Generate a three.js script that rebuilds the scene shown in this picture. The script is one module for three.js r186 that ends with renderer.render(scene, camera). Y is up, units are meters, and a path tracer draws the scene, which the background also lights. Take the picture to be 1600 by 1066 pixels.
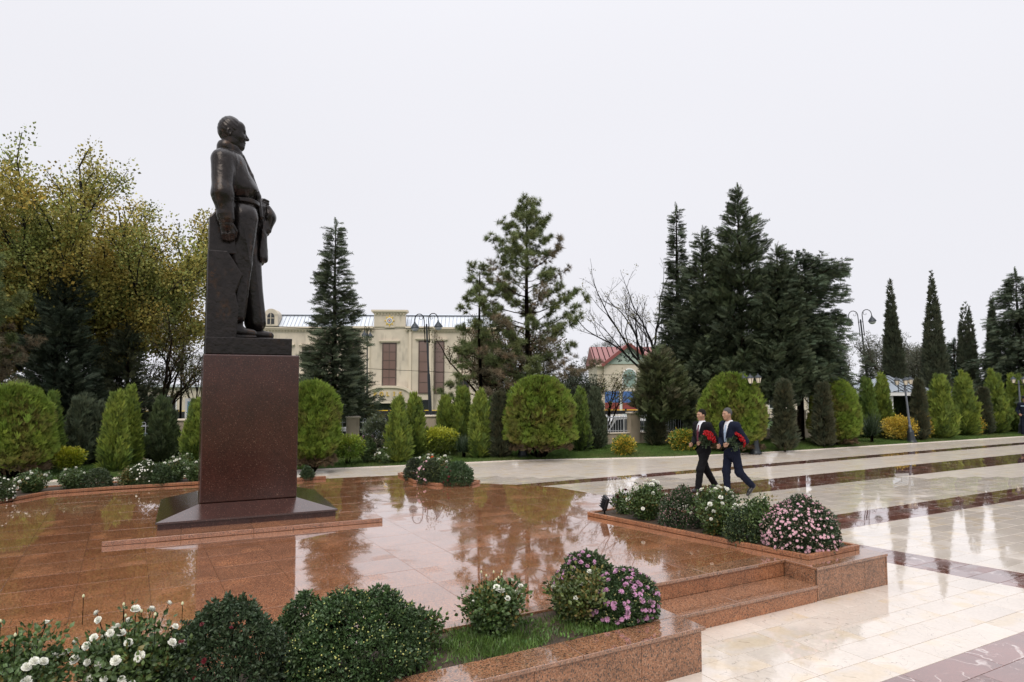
import * as THREE from 'three';
import { mergeGeometries, mergeVertices } from 'three/addons/utils/BufferGeometryUtils.js';
import { RoundedBoxGeometry } from 'three/addons/geometries/RoundedBoxGeometry.js';
import { FontLoader } from 'three/addons/loaders/FontLoader.js';
import { TextGeometry } from 'three/addons/geometries/TextGeometry.js';

const V3 = THREE.Vector3, PI = Math.PI;
const scene = new THREE.Scene();

// ------------------------------------------------------------------ camera, sky, sun, exposure
const camera = new THREE.PerspectiveCamera(53.13, 1600 / 1066, 0.1, 1500);
camera.position.set(0, 2.3, 0);
camera.rotation.order = 'YXZ';
camera.rotation.set(Math.atan(67 / 1066), -29.4 * PI / 180, 0);

const renderer = new THREE.WebGLRenderer();
renderer.toneMapping = THREE.LinearToneMapping;
renderer.toneMappingExposure = 1.08;
renderer.shadowMap.enabled = true;
renderer.shadowMap.type = THREE.PCFSoftShadowMap;

// small seeded generators and periodic noise
function rng(seed) { let a = seed >>> 0; return () => { a = (a + 0x6D2B79F5) | 0; let t = Math.imul(a ^ (a >>> 15), 1 | a); t = (t + Math.imul(t ^ (t >>> 7), 61 | t)) ^ t; return ((t ^ (t >>> 14)) >>> 0) / 4294967296; }; }
const hash = (x, y, s) => { let h = (Math.imul(x | 0, 374761393) + Math.imul(y | 0, 668265263) + Math.imul(s | 0, 1442695041)) | 0; h = Math.imul(h ^ (h >>> 13), 1274126177); return ((h ^ (h >>> 16)) >>> 0) / 4294967296; };
const mod = (a, n) => ((a % n) + n) % n, lerp = (a, b, t) => a + (b - a) * t, clamp = (x, a = 0, b = 1) => x < a ? a : x > b ? b : x;
const sstep = (a, b, x) => { x = clamp((x - a) / (b - a)); return x * x * (3 - 2 * x); };
function vnoise(x, y, p, s) { const xi = Math.floor(x), yi = Math.floor(y); let fx = x - xi, fy = y - yi; fx = fx * fx * (3 - 2 * fx); fy = fy * fy * (3 - 2 * fy); const x0 = mod(xi, p), x1 = mod(xi + 1, p), y0 = mod(yi, p), y1 = mod(yi + 1, p); return lerp(lerp(hash(x0, y0, s), hash(x1, y0, s), fx), lerp(hash(x0, y1, s), hash(x1, y1, s), fx), fy); }
function fbm(u, v, p, oct, s) { let a = 0, w = 0.5, n = 0; for (let i = 0; i < oct; i++) { a += w * vnoise(u * p, v * p, p, s + i * 17); n += w; w *= 0.5; p *= 2; } return a / n; }
function tex(w, h, fn, srgb) {
  const d = new Uint8Array(w * h * 4);
  for (let y = 0; y < h; y++) for (let x = 0; x < w; x++) { const c = fn(x / w, y / h), i = (y * w + x) * 4; d[i] = clamp(c[0]) * 255; d[i + 1] = clamp(c[1]) * 255; d[i + 2] = clamp(c[2]) * 255; d[i + 3] = 255; }
  const t = new THREE.DataTexture(d, w, h); t.wrapS = t.wrapT = THREE.RepeatWrapping; t.magFilter = THREE.LinearFilter; t.minFilter = THREE.LinearMipmapLinearFilter; t.generateMipmaps = true;
  if (srgb) t.colorSpace = THREE.SRGBColorSpace; t.needsUpdate = true; return t;
}
// one overcast sky, the same all round, a little brighter overhead, with faint soft cloud
{
  const W = 512, Hh = 256, d = new Float32Array(W * Hh * 4);
  for (let y = 0; y < Hh; y++) {
    const el = ((y + 0.5) / Hh - 0.5) * PI, up = Math.max(0, Math.sin(el));
    for (let x = 0; x < W; x++) {
      const c = fbm(x / W, y / Hh, 6, 4, 91) - 0.5, L = 0.80 * (1 + 0.05 * up + 2.2 * up ** 6) * (1 + 0.08 * c), i = (y * W + x) * 4;
      d[i] = L * 0.985; d[i + 1] = L * 0.985; d[i + 2] = L * 1.045; d[i + 3] = 1;
    }
  }
  const t = new THREE.DataTexture(d, W, Hh, THREE.RGBAFormat, THREE.FloatType);
  t.mapping = THREE.EquirectangularReflectionMapping; t.magFilter = THREE.LinearFilter; t.minFilter = THREE.LinearFilter; t.wrapS = THREE.RepeatWrapping; t.needsUpdate = true;
  scene.background = t; scene.environment = t; scene.backgroundIntensity = 1; scene.environmentIntensity = 1;
}
const sun = new THREE.DirectionalLight(0xfff4e6, 1.5);
sun.position.set(-14, 40, 12); sun.target.position.set(10, 0, -14);
sun.castShadow = true; sun.shadow.radius = 60; sun.shadow.mapSize.set(4096, 4096);
Object.assign(sun.shadow.camera, { left: -45, right: 45, top: 45, bottom: -45, near: 1, far: 140 });
scene.add(sun, sun.target);

// ------------------------------------------------------------------ naming and building helpers
const used = {};
function numbered(n) { if (!(n in used)) { used[n] = 0; return n; } used[n]++; return n + '_' + String(used[n]).padStart(3, '0'); }
function shade(o) { o.traverse(c => { if (c.isMesh) { c.castShadow = true; c.receiveShadow = true; } }); return o; }
function tag(o, label, category, group) { o.userData.label = label; o.userData.category = category; if (group) o.userData.group = group; return o; }
function thing(name, label, category, pos = [0, 0, 0], turn = 0, group) { const o = new THREE.Group(); o.name = numbered(name); o.position.set(...pos); o.rotation.y = turn; scene.add(o); return tag(o, label, category, group); }
function part(name, geo, mat, parent, pos, kind) { const m = new THREE.Mesh(geo, mat); m.name = name; if (pos) m.position.set(...pos); if (kind) m.userData.kind = kind; m.castShadow = m.receiveShadow = true; parent.add(m); return m; }
function struct(name, geo, mat, pos) { const m = part(numbered(name), geo, mat, scene, pos); m.userData.kind = 'structure'; return m; }
function structGroup(name) { const o = new THREE.Group(); o.name = numbered(name); o.userData.kind = 'structure'; scene.add(o); return o; }
function inst(name, geo, mat, list, parent) {   // list of [Matrix4, Color]
  const m = new THREE.InstancedMesh(geo, mat, list.length); m.name = name; m.userData.kind = 'stuff'; m.castShadow = m.receiveShadow = true;
  list.forEach((e, i) => { m.setMatrixAt(i, e[0]); m.setColorAt(i, e[1]); }); parent.add(m); return m;
}
// metre uv on boxes and other pieces, by the main direction of each face
function muv(g, s = 1, ou = 0, ov = 0) {
  const p = g.attributes.position, n = g.attributes.normal, uv = new Float32Array(p.count * 2);
  for (let i = 0; i < p.count; i++) {
    const ax = Math.abs(n.getX(i)), ay = Math.abs(n.getY(i)), az = Math.abs(n.getZ(i)); let u, v;
    if (ay >= ax && ay >= az) { u = p.getX(i); v = p.getZ(i); } else if (ax >= az) { u = p.getZ(i); v = p.getY(i); } else { u = p.getX(i); v = p.getY(i); }
    uv[i * 2] = u * s + ou; uv[i * 2 + 1] = v * s + ov;
  }
  g.setAttribute('uv', new THREE.BufferAttribute(uv, 2)); return g;
}
const T = (g, x = 0, y = 0, z = 0) => g.translate(x, y, z);
function box(w, h, d, x = 0, y = 0, z = 0) { return muv(T(new THREE.BoxGeometry(w, h, d), x, y, z)); }
function rbox(w, h, d, r, x = 0, y = 0, z = 0) { return muv(T(new RoundedBoxGeometry(w, h, d, 1, r), x, y, z)); }
const strip = g => { for (const k of Object.keys(g.attributes)) if (!['position', 'normal', 'uv'].includes(k)) g.deleteAttribute(k); return g.index ? g.toNonIndexed() : g; };
const merge = a => mergeGeometries(a.map(strip));
function tube(pts, r0, r1, seg = 6, n = 0) {   // tapered tube along points
  const P = pts.map(p => p.isVector3 ? p : new V3(...p)), N = P.length, pos = [], nor = [], uv = [], idx = [];
  let up = new V3(0.31, 0.2, 0.93); let len = 0;
  for (let i = 0; i < N; i++) {
    const d = new V3().subVectors(P[Math.min(i + 1, N - 1)], P[Math.max(i - 1, 0)]).normalize();
    if (i) len += P[i].distanceTo(P[i - 1]);
    const a = new V3().crossVectors(up, d).normalize(), b = new V3().crossVectors(d, a); const r = lerp(r0, r1, i / (N - 1));
    for (let k = 0; k <= seg; k++) { const t = k / seg * 2 * PI, c = Math.cos(t), s = Math.sin(t); const q = new V3().addScaledVector(a, c).addScaledVector(b, s); pos.push(P[i].x + q.x * r, P[i].y + q.y * r, P[i].z + q.z * r); nor.push(q.x, q.y, q.z); uv.push(k / seg, len); }
  }
  const m = seg + 1;
  for (let i = 0; i < N - 1; i++) for (let k = 0; k < seg; k++) { const a = i * m + k; idx.push(a, a + m, a + 1, a + 1, a + m, a + m + 1); }
  const g = new THREE.BufferGeometry(); g.setAttribute('position', new THREE.Float32BufferAttribute(pos, 3)); g.setAttribute('normal', new THREE.Float32BufferAttribute(nor, 3)); g.setAttribute('uv', new THREE.Float32BufferAttribute(uv, 2)); g.setIndex(idx); return g;
}
function lathe(pts, seg = 20) { return new THREE.LatheGeometry(pts.map(p => new THREE.Vector2(p[0], p[1])), seg); }
function tris(arr) { const g = new THREE.BufferGeometry(); g.setAttribute('position', new THREE.Float32BufferAttribute(arr, 3)); g.computeVertexNormals(); g.setAttribute('uv', new THREE.Float32BufferAttribute(new Float32Array(arr.length / 3 * 2), 2)); return g; }
// a flat slab over a plan polygon [[x,z]...] (any turn), with a small chamfer round the top
function slab(poly, top, thick, cham = 0.002, uvs = 1, ou = 0, ov = 0) {
  let A = 0; for (let i = 0; i < poly.length; i++) { const a = poly[i], b = poly[(i + 1) % poly.length]; A += a[0] * b[1] - b[0] * a[1]; }
  const P = A > 0 ? poly.slice().reverse() : poly, n = P.length, cx = P.reduce((s, p) => s + p[0], 0) / n, cz = P.reduce((s, p) => s + p[1], 0) / n;
  const inn = P.map((p, i) => { const a = P[(i + n - 1) % n], b = P[(i + 1) % n]; let e1 = [p[0] - a[0], p[1] - a[1]], e2 = [b[0] - p[0], b[1] - p[1]]; const l1 = Math.hypot(...e1) || 1, l2 = Math.hypot(...e2) || 1; e1 = [e1[0] / l1, e1[1] / l1]; e2 = [e2[0] / l2, e2[1] / l2]; const m = [e1[1] + e2[1], -(e1[0] + e2[0])]; const q = 1 + e1[0] * e2[0] + e1[1] * e2[1]; const s = cham / Math.max(q, 0.3); return [p[0] - m[0] * -s * -1, p[1] - m[1] * -s * -1]; });
  // make sure the inner ring lies inside
  const ok = Math.hypot(inn[0][0] - cx, inn[0][1] - cz) < Math.hypot(P[0][0] - cx, P[0][1] - cz);
  const I = ok ? inn : inn.map((q, i) => [2 * P[i][0] - q[0], 2 * P[i][1] - q[1]]);
  const a = [], tri = (p, q, r) => a.push(...p, ...q, ...r), t = p => [p[0], top, p[1]], c = p => [p[0], top - cham, p[1]], b = p => [p[0], top - thick, p[1]];
  for (let i = 1; i < n - 1; i++) tri(t(I[0]), t(I[i]), t(I[i + 1]));
  for (let i = 0; i < n; i++) { const j = (i + 1) % n; tri(t(I[i]), c(P[i]), t(I[j])); tri(t(I[j]), c(P[i]), c(P[j])); tri(c(P[i]), b(P[i]), c(P[j])); tri(c(P[j]), b(P[i]), b(P[j])); }
  const g = new THREE.BufferGeometry(); g.setAttribute('position', new THREE.Float32BufferAttribute(a, 3)); g.computeVertexNormals(); return muv(g, uvs, ou, ov);
}
function clipHalf(poly, nx, nz, d) { const o = []; for (let i = 0; i < poly.length; i++) { const a = poly[i], b = poly[(i + 1) % poly.length], da = a[0] * nx + a[1] * nz - d, db = b[0] * nx + b[1] * nz - d; if (da <= 0) o.push(a); if ((da < 0 && db > 0) || (da > 0 && db < 0)) { const t = da / (da - db); o.push([lerp(a[0], b[0], t), lerp(a[1], b[1], t)]); } } return o; }
function area(p) { let A = 0; for (let i = 0; i < p.length; i++) { const a = p[i], b = p[(i + 1) % p.length]; A += a[0] * b[1] - b[0] * a[1]; } return Math.abs(A) / 2; }
function clipConvex(poly, conv) { const cx = conv.reduce((s, p) => s + p[0], 0) / conv.length, cz = conv.reduce((s, p) => s + p[1], 0) / conv.length; for (let i = 0; i < conv.length && poly.length > 2; i++) { const a = conv[i], b = conv[(i + 1) % conv.length]; let nx = b[1] - a[1], nz = a[0] - b[0], d = a[0] * nx + a[1] * nz; if (cx * nx + cz * nz > d) { nx = -nx; nz = -nz; d = -d; } poly = clipHalf(poly, nx, nz, d); } return poly; }
function prism(poly, y0, y1, uvs = 1) { const s = new THREE.Shape(poly.map(p => new THREE.Vector2(p[0], -p[1]))); const g = new THREE.ExtrudeGeometry(s, { depth: y1 - y0, bevelEnabled: false }); g.rotateX(-PI / 2); g.translate(0, y0, 0); return muv(g, uvs); }

// distance fields meshed with surface nets
function sdfMesh(f, lo, hi, h, uvs = 1) {
  const n = [0, 1, 2].map(i => Math.ceil((hi[i] - lo[i]) / h) + 1), [nx, ny, nz] = n, F = new Float32Array(nx * ny * nz), at = (i, j, k) => (k * ny + j) * nx + i;
  for (let k = 0; k < nz; k++) for (let j = 0; j < ny; j++) for (let i = 0; i < nx;) {
    const v = f(lo[0] + i * h, lo[1] + j * h, lo[2] + k * h); F[at(i, j, k)] = v;
    const skip = Math.min(Math.floor(Math.abs(v) / h * 0.6), nx - 1 - i); for (let q = 1; q < skip; q++) F[at(i + q, j, k)] = v; i += Math.max(1, skip);
  }
  const id = new Int32Array(nx * ny * nz).fill(-1), pos = [], idx = [];
  for (let k = 0; k < nz - 1; k++) for (let j = 0; j < ny - 1; j++) for (let i = 0; i < nx - 1; i++) {
    let c = 0, sx = 0, sy = 0, sz = 0; const v = [];
    for (let q = 0; q < 8; q++) v.push(F[at(i + (q & 1), j + ((q >> 1) & 1), k + (q >> 2))]);
    let m = 0; for (let q = 0; q < 8; q++) if (v[q] < 0) m++; if (m === 0 || m === 8) continue;
    for (let q = 0; q < 8; q++) for (const b of [1, 2, 4]) { if (q & b) continue; const r = q | b; if ((v[q] < 0) !== (v[r] < 0)) { const t = v[q] / (v[q] - v[r]); sx += (q & 1) + (b === 1 ? t : 0); sy += ((q >> 1) & 1) + (b === 2 ? t : 0); sz += (q >> 2) + (b === 4 ? t : 0); c++; } }
    id[at(i, j, k)] = pos.length / 3; pos.push(lo[0] + (i + sx / c) * h, lo[1] + (j + sy / c) * h, lo[2] + (k + sz / c) * h);
  }
  const quad = (a, b, c, d, flip) => { if (a < 0 || b < 0 || c < 0 || d < 0) return; flip ? idx.push(a, c, b, a, d, c) : idx.push(a, b, c, a, c, d); };
  for (let k = 1; k < nz - 1; k++) for (let j = 1; j < ny - 1; j++) for (let i = 1; i < nx - 1; i++) {
    const s = F[at(i, j, k)] < 0;
    if (s !== (F[at(i + 1, j, k)] < 0)) quad(id[at(i, j - 1, k - 1)], id[at(i, j, k - 1)], id[at(i, j, k)], id[at(i, j - 1, k)], !s);
    if (s !== (F[at(i, j + 1, k)] < 0)) quad(id[at(i - 1, j, k - 1)], id[at(i - 1, j, k)], id[at(i, j, k)], id[at(i, j, k - 1)], !s);
    if (s !== (F[at(i, j, k + 1)] < 0)) quad(id[at(i - 1, j - 1, k)], id[at(i, j - 1, k)], id[at(i, j, k)], id[at(i - 1, j, k)], !s);
  }
  const nor = new Float32Array(pos.length), e = h * 0.5;
  for (let i = 0; i < pos.length; i += 3) { const x = pos[i], y = pos[i + 1], z = pos[i + 2]; let a = f(x + e, y, z) - f(x - e, y, z), b = f(x, y + e, z) - f(x, y - e, z), c = f(x, y, z + e) - f(x, y, z - e); const l = Math.hypot(a, b, c) || 1; nor[i] = a / l; nor[i + 1] = b / l; nor[i + 2] = c / l; }
  const g = new THREE.BufferGeometry(); g.setAttribute('position', new THREE.Float32BufferAttribute(pos, 3)); g.setAttribute('normal', new THREE.BufferAttribute(nor, 3)); g.setIndex(idx); return muv(g, uvs);
}
const smin = (a, b, k) => { const h = Math.max(k - Math.abs(a - b), 0) / k; return Math.min(a, b) - h * h * k * 0.25; };
const cap = (a, b, ra, rb, fz = 1) => { const ax = a[0], ay = a[1], az = a[2], bx = b[0] - ax, by = b[1] - ay, bz = b[2] - az, L = bx * bx + by * by + bz * bz || 1e-9; return (x, y, z) => { const px = x - ax, py = y - ay, pz = z - az; const t = clamp((px * bx + py * by + pz * bz) / L); const qx = px - bx * t, qy = py - by * t, qz = (pz - bz * t) / fz; return Math.sqrt(qx * qx + qy * qy + qz * qz) - (ra + (rb - ra) * t); }; };
const ell = (c, r, tilt = 0) => { const cs = Math.cos(tilt), sn = Math.sin(tilt), m = Math.min(...r); return (x, y, z) => { const dx = x - c[0], dy = y - c[1], dz = z - c[2]; const a = (dx * cs + dy * sn) / r[0], b = (-dx * sn + dy * cs) / r[1], q = dz / r[2]; const l = Math.sqrt(a * a + b * b + q * q); const k = Math.sqrt((a / r[0]) ** 2 + (b / r[1]) ** 2 + (q / r[2]) ** 2) || 1 / m; return l * (l - 1) / k; }; };
const rb = (c, s, r, tilt = 0) => { const cs = Math.cos(tilt), sn = Math.sin(tilt); return (x, y, z) => { const dx = x - c[0], dy = y - c[1], dz = z - c[2]; const a = Math.abs(dx * cs + dy * sn) - s[0] + r, b = Math.abs(-dx * sn + dy * cs) - s[1] + r, q = Math.abs(dz) - s[2] + r; return Math.hypot(Math.max(a, 0), Math.max(b, 0), Math.max(q, 0)) + Math.min(Math.max(a, b, q), 0) - r; }; };
function union(list) { return (x, y, z) => { let d = 9; for (let i = 0; i < list.length; i++) { const e = list[i], v = e[0](x, y, z); d = e[1] > 0 ? smin(d, v, e[1]) : Math.min(d, v); } return d; }; }
const n3 = (x, y, z) => { const a = Math.sin(x * 1.7 + Math.sin(y * 2.3 + 1) + 0.5 * Math.sin(z * 3.1)), b = Math.sin(y * 1.9 + Math.sin(z * 2.1 + 2) + 0.6 * Math.sin(x * 2.7)), c = Math.sin(z * 2.2 + Math.sin(x * 1.8 + 4)); return (a + b + c) / 3; };
// ------------------------------------------------------------------ materials
const M = {};
const lin = (r, g, b) => new THREE.Color().setRGB(r, g, b);
const std = (c, rough = 0.7, extra = {}) => new THREE.MeshStandardMaterial({ color: Array.isArray(c) ? lin(...c) : c, roughness: rough, ...extra });
const phy = (c, rough = 0.5, extra = {}) => new THREE.MeshPhysicalMaterial({ color: Array.isArray(c) ? lin(...c) : c, roughness: rough, ...extra });
// crystals of stone: nearest of jittered points, each crystal its own colour
function granite(res, cells, palette, seed, blur = 0.25) {
  return tex(res, res, (u, v) => {
    const x = u * cells, y = v * cells, xi = Math.floor(x), yi = Math.floor(y); let b = 9, hx = 0, hy = 0;
    for (let j = -1; j <= 1; j++) for (let i = -1; i <= 1; i++) { const cx = mod(xi + i, cells), cy = mod(yi + j, cells); const dx = xi + i + hash(cx, cy, seed) - x, dy = yi + j + hash(cx, cy, seed + 1) - y, d = dx * dx + dy * dy; if (d < b) { b = d; hx = cx; hy = cy; } }
    const r = hash(hx, hy, seed + 2); let acc = 0, c = palette[0][1]; for (const [w, col] of palette) { acc += w; c = col; if (r < acc) break; }
    const k = 1 + blur * (fbm(u, v, 8, 4, seed + 5) - 0.5) + 0.18 * (hash(hx, hy, seed + 9) - 0.5);
    return [c[0] * k, c[1] * k, c[2] * k];
  }, true);
}
const texRed = granite(1024, 190, [[0.40, [0.585, 0.39, 0.27]], [0.27, [0.55, 0.365, 0.255]], [0.17, [0.635, 0.46, 0.34]], [0.11, [0.385, 0.26, 0.19]], [0.05, [0.28, 0.205, 0.165]]], 11);
const texCoarse = granite(1024, 150, [[0.36, [0.565, 0.40, 0.295]], [0.26, [0.51, 0.36, 0.265]], [0.16, [0.61, 0.47, 0.375]], [0.13, [0.38, 0.285, 0.23]], [0.09, [0.28, 0.23, 0.20]]], 23);
const texDark = granite(1024, 260, [[0.47, [0.235, 0.135, 0.11]], [0.29, [0.20, 0.115, 0.095]], [0.16, [0.28, 0.165, 0.135]], [0.067, [0.15, 0.09, 0.08]], [0.013, [0.46, 0.36, 0.31]]], 37);
// water lying on stone: broad shallow ripple for relief, thinner and thicker film for gloss
const texFilm = tex(1024, 1024, (u, v) => { const f = fbm(u, v, 5, 5, 71); const g = 0.10 + 0.9 * sstep(0.5, 0.68, f); return [g, g, g]; });
const texRipple = tex(1024, 1024, (u, v) => { const a = fbm(u, v, 10, 3, 5), b = fbm(u, v, 90, 2, 8); const k = a * 0.75 + b * 0.25; return [k, k, k]; });
// where the water film has drained off the stone
const texCoat = tex(1024, 1024, (u, v) => { const a = fbm(u, v, 6, 5, 77), g = fbm(u, v, 60, 3, 79), dry = sstep(0.60, 0.70, a + 0.10 * (g - 0.5)), k = 1 - 0.65 * dry; return [k, 0.06 + 0.9 * dry, k]; });
const rep = (t, s) => { const c = t.clone(); c.repeat.set(s, s); c.needsUpdate = true; return c; };
const wet = (map, extra) => phy([1, 1, 1], 0.16, { map, roughnessMap: rep(texFilm, 0.23), bumpMap: rep(texRipple, 0.55), bumpScale: 0.0009, ior: 1.75, clearcoat: 1, clearcoatRoughness: 0.2, clearcoatMap: rep(texCoat, 0.17), clearcoatRoughnessMap: rep(texCoat, 0.17), ...extra });
M.redFloor = wet(rep(texRed, 1 / 1.5));
M.redFloorB = M.redFloor.clone(); M.redFloorB.color = lin(0.90, 0.88, 0.86); M.redFloorC = M.redFloor.clone(); M.redFloorC.color = lin(0.97, 0.99, 1);
M.redWall = phy([1, 1, 1], 0.3, { map: rep(texCoarse, 1 / 1.4), bumpMap: rep(texRipple, 0.8), bumpScale: 0.0004, ior: 1.55 });
M.redCap = phy([1, 1, 1], 0.1, { map: rep(texCoarse, 1 / 1.4), bumpMap: rep(texRipple, 0.8), bumpScale: 0.0006, ior: 1.6, clearcoat: 0.8, clearcoatRoughness: 0.04 });
M.redRiser = phy([1, 1, 1], 0.3, { map: rep(texRed, 1 / 1.5), ior: 1.5 });
M.kerb = phy([1, 1, 1], 0.3, { map: rep(texRed, 1 / 1.5), ior: 1.5 });
M.plinth = phy([1, 1, 1], 0.18, { map: rep(texDark, 1 / 1.5), bumpMap: rep(texRipple, 0.7), bumpScale: 0.0003, ior: 1.5 });
M.plinthTop = phy([1, 1, 1], 0.2, { map: rep(texDark, 1 / 1.5), bumpMap: rep(texRipple, 0.7), bumpScale: 0.0012, ior: 1.6, clearcoat: 0.8, clearcoatRoughness: 0.13 });
// beige marble with clouds, ochre stains and hair veins; red marble with white veins
const vein = (u, v, p, s, w) => { const wx = fbm(u, v, p, 4, s) - 0.5, wy = fbm(u, v, p, 4, s + 40) - 0.5; const f = fbm(mod(u + wx * 0.25, 1), mod(v + wy * 0.25, 1), p, 3, s + 80); return 1 - sstep(0, w, Math.abs(f - 0.5)); };
const texMarble = tex(1024, 1024, (u, v) => {
  const c = fbm(u, v, 4, 5, 101), o = sstep(0.60, 0.78, fbm(u, v, 7, 4, 131)), h = vein(u, v, 9, 151, 0.006) * sstep(0.32, 0.5, fbm(u, v, 6, 2, 12)), g = fbm(u, v, 120, 2, 161) - 0.5, k = 0.94 + 0.12 * (c - 0.5) + 0.05 * g - 0.20 * h;
  return [0.865 * k, 0.82 * k - 0.02 * o, 0.77 * k - 0.06 * o];
}, true);
const texRedMarble = tex(1024, 1024, (u, v) => {
  const c = fbm(u, v, 5, 5, 201), a = vein(u, v, 6, 231, 0.022) * sstep(0.30, 0.50, fbm(u, v, 7, 3, 15)), b = vein(u, v, 12, 251, 0.016) * sstep(0.42, 0.62, fbm(u, v, 5, 3, 16)), g = fbm(u, v, 140, 2, 261) - 0.5, w = clamp(a * 0.85 + b * 0.6), k = 0.85 + 0.4 * (c - 0.5) + 0.12 * g;
  return [lerp(0.54 * k, 0.80, w), lerp(0.35 * k, 0.76, w), lerp(0.31 * k, 0.74, w)];
}, true);
M.marble = wet(rep(texMarble, 1 / 2.6), { bumpScale: 0.0006, ior: 1.5, clearcoat: 0.55 });
M.marbleFar = wet(rep(texMarble, 1 / 2.6), { bumpMap: null, ior: 1.5, clearcoat: 0.55, clearcoatRoughness: 0.25 });
M.marbleFarthest = phy([1, 1, 1], 0.22, { map: rep(texMarble, 1 / 2.6), ior: 1.45, clearcoat: 0.3, clearcoatRoughness: 0.06 });
M.redMarble = wet(rep(texRedMarble, 1 / 2.2), { bumpScale: 0.0006, ior: 2.0 });
M.grout = std([0.14, 0.115, 0.09], 0.6);
M.groutRed = std([0.13, 0.085, 0.06], 0.6);
const texSoil = tex(512, 512, (u, v) => { const k = 0.6 + 0.8 * fbm(u, v, 24, 4, 301); return [0.25 * k, 0.20 * k, 0.15 * k]; }, true);
M.soil = std([1, 1, 1], 0.85, { map: rep(texSoil, 1.2), bumpMap: rep(texSoil, 1.2), bumpScale: 0.02 });
const texLawn = tex(512, 512, (u, v) => { const k = 0.6 + 0.7 * fbm(u, v, 12, 5, 321), b = sstep(0.55, 0.75, fbm(u, v, 5, 3, 325)); return [lerp(0.25, 0.36, b) * k, lerp(0.37, 0.35, b) * k, lerp(0.13, 0.19, b) * k]; }, true);
M.lawn = std([1, 1, 1], 0.9, { map: rep(texLawn, 0.35) });
const texAsphalt = tex(512, 512, (u, v) => { const k = 0.75 + 0.5 * fbm(u, v, 60, 3, 341); return [0.30 * k, 0.30 * k, 0.31 * k]; }, true);
M.asphalt = std([1, 1, 1], 0.45, { map: rep(texAsphalt, 0.4) });
const texBark = tex(512, 512, (u, v) => { const k = 0.55 + 0.9 * fbm(u, v * 0.999, 16, 4, 361), s = 0.8 + 0.4 * vnoise(u * 40, v * 6, 240, 9); return [0.46 * k * s, 0.385 * k * s, 0.32 * k * s]; }, true);
M.bark = std([1, 1, 1], 0.9, { map: rep(texBark, 1), bumpMap: rep(texBark, 1), bumpScale: 0.02 });
M.barkGrey = std([0.27, 0.245, 0.22], 0.9, { bumpMap: rep(texBark, 1), bumpScale: 0.01 });
M.twig = std([0.075, 0.055, 0.045], 0.9);
M.stem = std([0.05, 0.07, 0.03], 0.7);
M.whitewash = std([0.62, 0.61, 0.58], 0.9, { bumpMap: rep(texBark, 1), bumpScale: 0.01 });
const texPlaster = tex(512, 512, (u, v) => { const a = fbm(u, v, 6, 5, 381), s = sstep(0.55, 0.8, fbm(u, mod(v * 0.25, 1), 10, 4, 385)), k = 0.93 + 0.16 * (a - 0.5) - 0.13 * s; return [0.83 * k, 0.785 * k, 0.715 * k]; }, true);
M.plaster = std([1, 1, 1], 0.8, { map: rep(texPlaster, 0.16) });
M.plasterFence = std([0.78, 0.74, 0.68], 0.8, { map: rep(texPlaster, 0.4) });
M.trim = std([0.62, 0.54, 0.43], 0.75);
M.glassBrown = phy([0.19, 0.125, 0.11], 0.10, { ior: 1.5 });
M.glassDark = phy([0.025, 0.028, 0.03], 0.08, { ior: 1.5 });
M.frameBrown = std([0.10, 0.07, 0.06], 0.5);
M.roofMetal = std([0.55, 0.59, 0.64], 0.45, { metalness: 0.2 });
M.gold = std([0.75, 0.52, 0.12], 0.35, { metalness: 0.55 });
M.ironDark = std([0.035, 0.042, 0.048], 0.45, { metalness: 0.5 });
M.ironGrey = std([0.13, 0.145, 0.17], 0.45, { metalness: 0.3 });
M.lampGlass = phy([0.72, 0.66, 0.53], 0.3, { ior: 1.5 });
M.black = std([0.015, 0.015, 0.017], 0.4);
M.white = std([0.75, 0.75, 0.74], 0.5);
const texBronze = tex(1024, 1024, (u, v) => { const s = sstep(0.50, 0.80, fbm(u, mod(v * 0.5, 1), 7, 5, 401)) * sstep(0.35, 0.7, fbm(u, v, 30, 3, 402)), f = 0.75 + 0.5 * fbm(u, v, 20, 4, 405); return [lerp(0.15, 0.235, s) * f, lerp(0.133, 0.165, s) * f, lerp(0.128, 0.115, s) * f]; }, true);
const texBronzeBump = tex(512, 512, (u, v) => { const k = fbm(u, v, 16, 4, 411); return [k, k, k]; });
M.bronze = std([1, 1, 1], 0.27, { map: rep(texBronze, 0.8), metalness: 0.55, bumpMap: rep(texBronzeBump, 1.6), bumpScale: 0.003 });
// leaves: one colour each, varied by the instance colour
const cloth = c => phy(c, 0.95, { specularIntensity: 0.25 });
const leafMat = (rough = 0.55) => new THREE.MeshStandardMaterial({ color: 0xffffff, roughness: rough, side: THREE.DoubleSide });
M.leaf = leafMat(0.5); M.leafDull = leafMat(0.75); M.petal = new THREE.MeshStandardMaterial({ color: 0xffffff, roughness: 0.7, side: THREE.DoubleSide });
M.petalWhite = std([0.80, 0.80, 0.72], 0.6, { side: THREE.DoubleSide });
M.petalPink = std([0.58, 0.31, 0.48], 0.6, { side: THREE.DoubleSide });
M.petalPale = std([0.74, 0.48, 0.54], 0.6, { side: THREE.DoubleSide });
M.petalRed = std([0.45, 0.008, 0.012], 0.6, { side: THREE.DoubleSide });
M.petalDarkRed = std([0.12, 0.006, 0.012], 0.6, { side: THREE.DoubleSide });
M.petalYellow = std([0.80, 0.52, 0.04], 0.6, { side: THREE.DoubleSide });
M.petalOrange = std([0.78, 0.16, 0.04], 0.6, { side: THREE.DoubleSide });
M.bud = std([0.55, 0.56, 0.34], 0.6);
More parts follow.
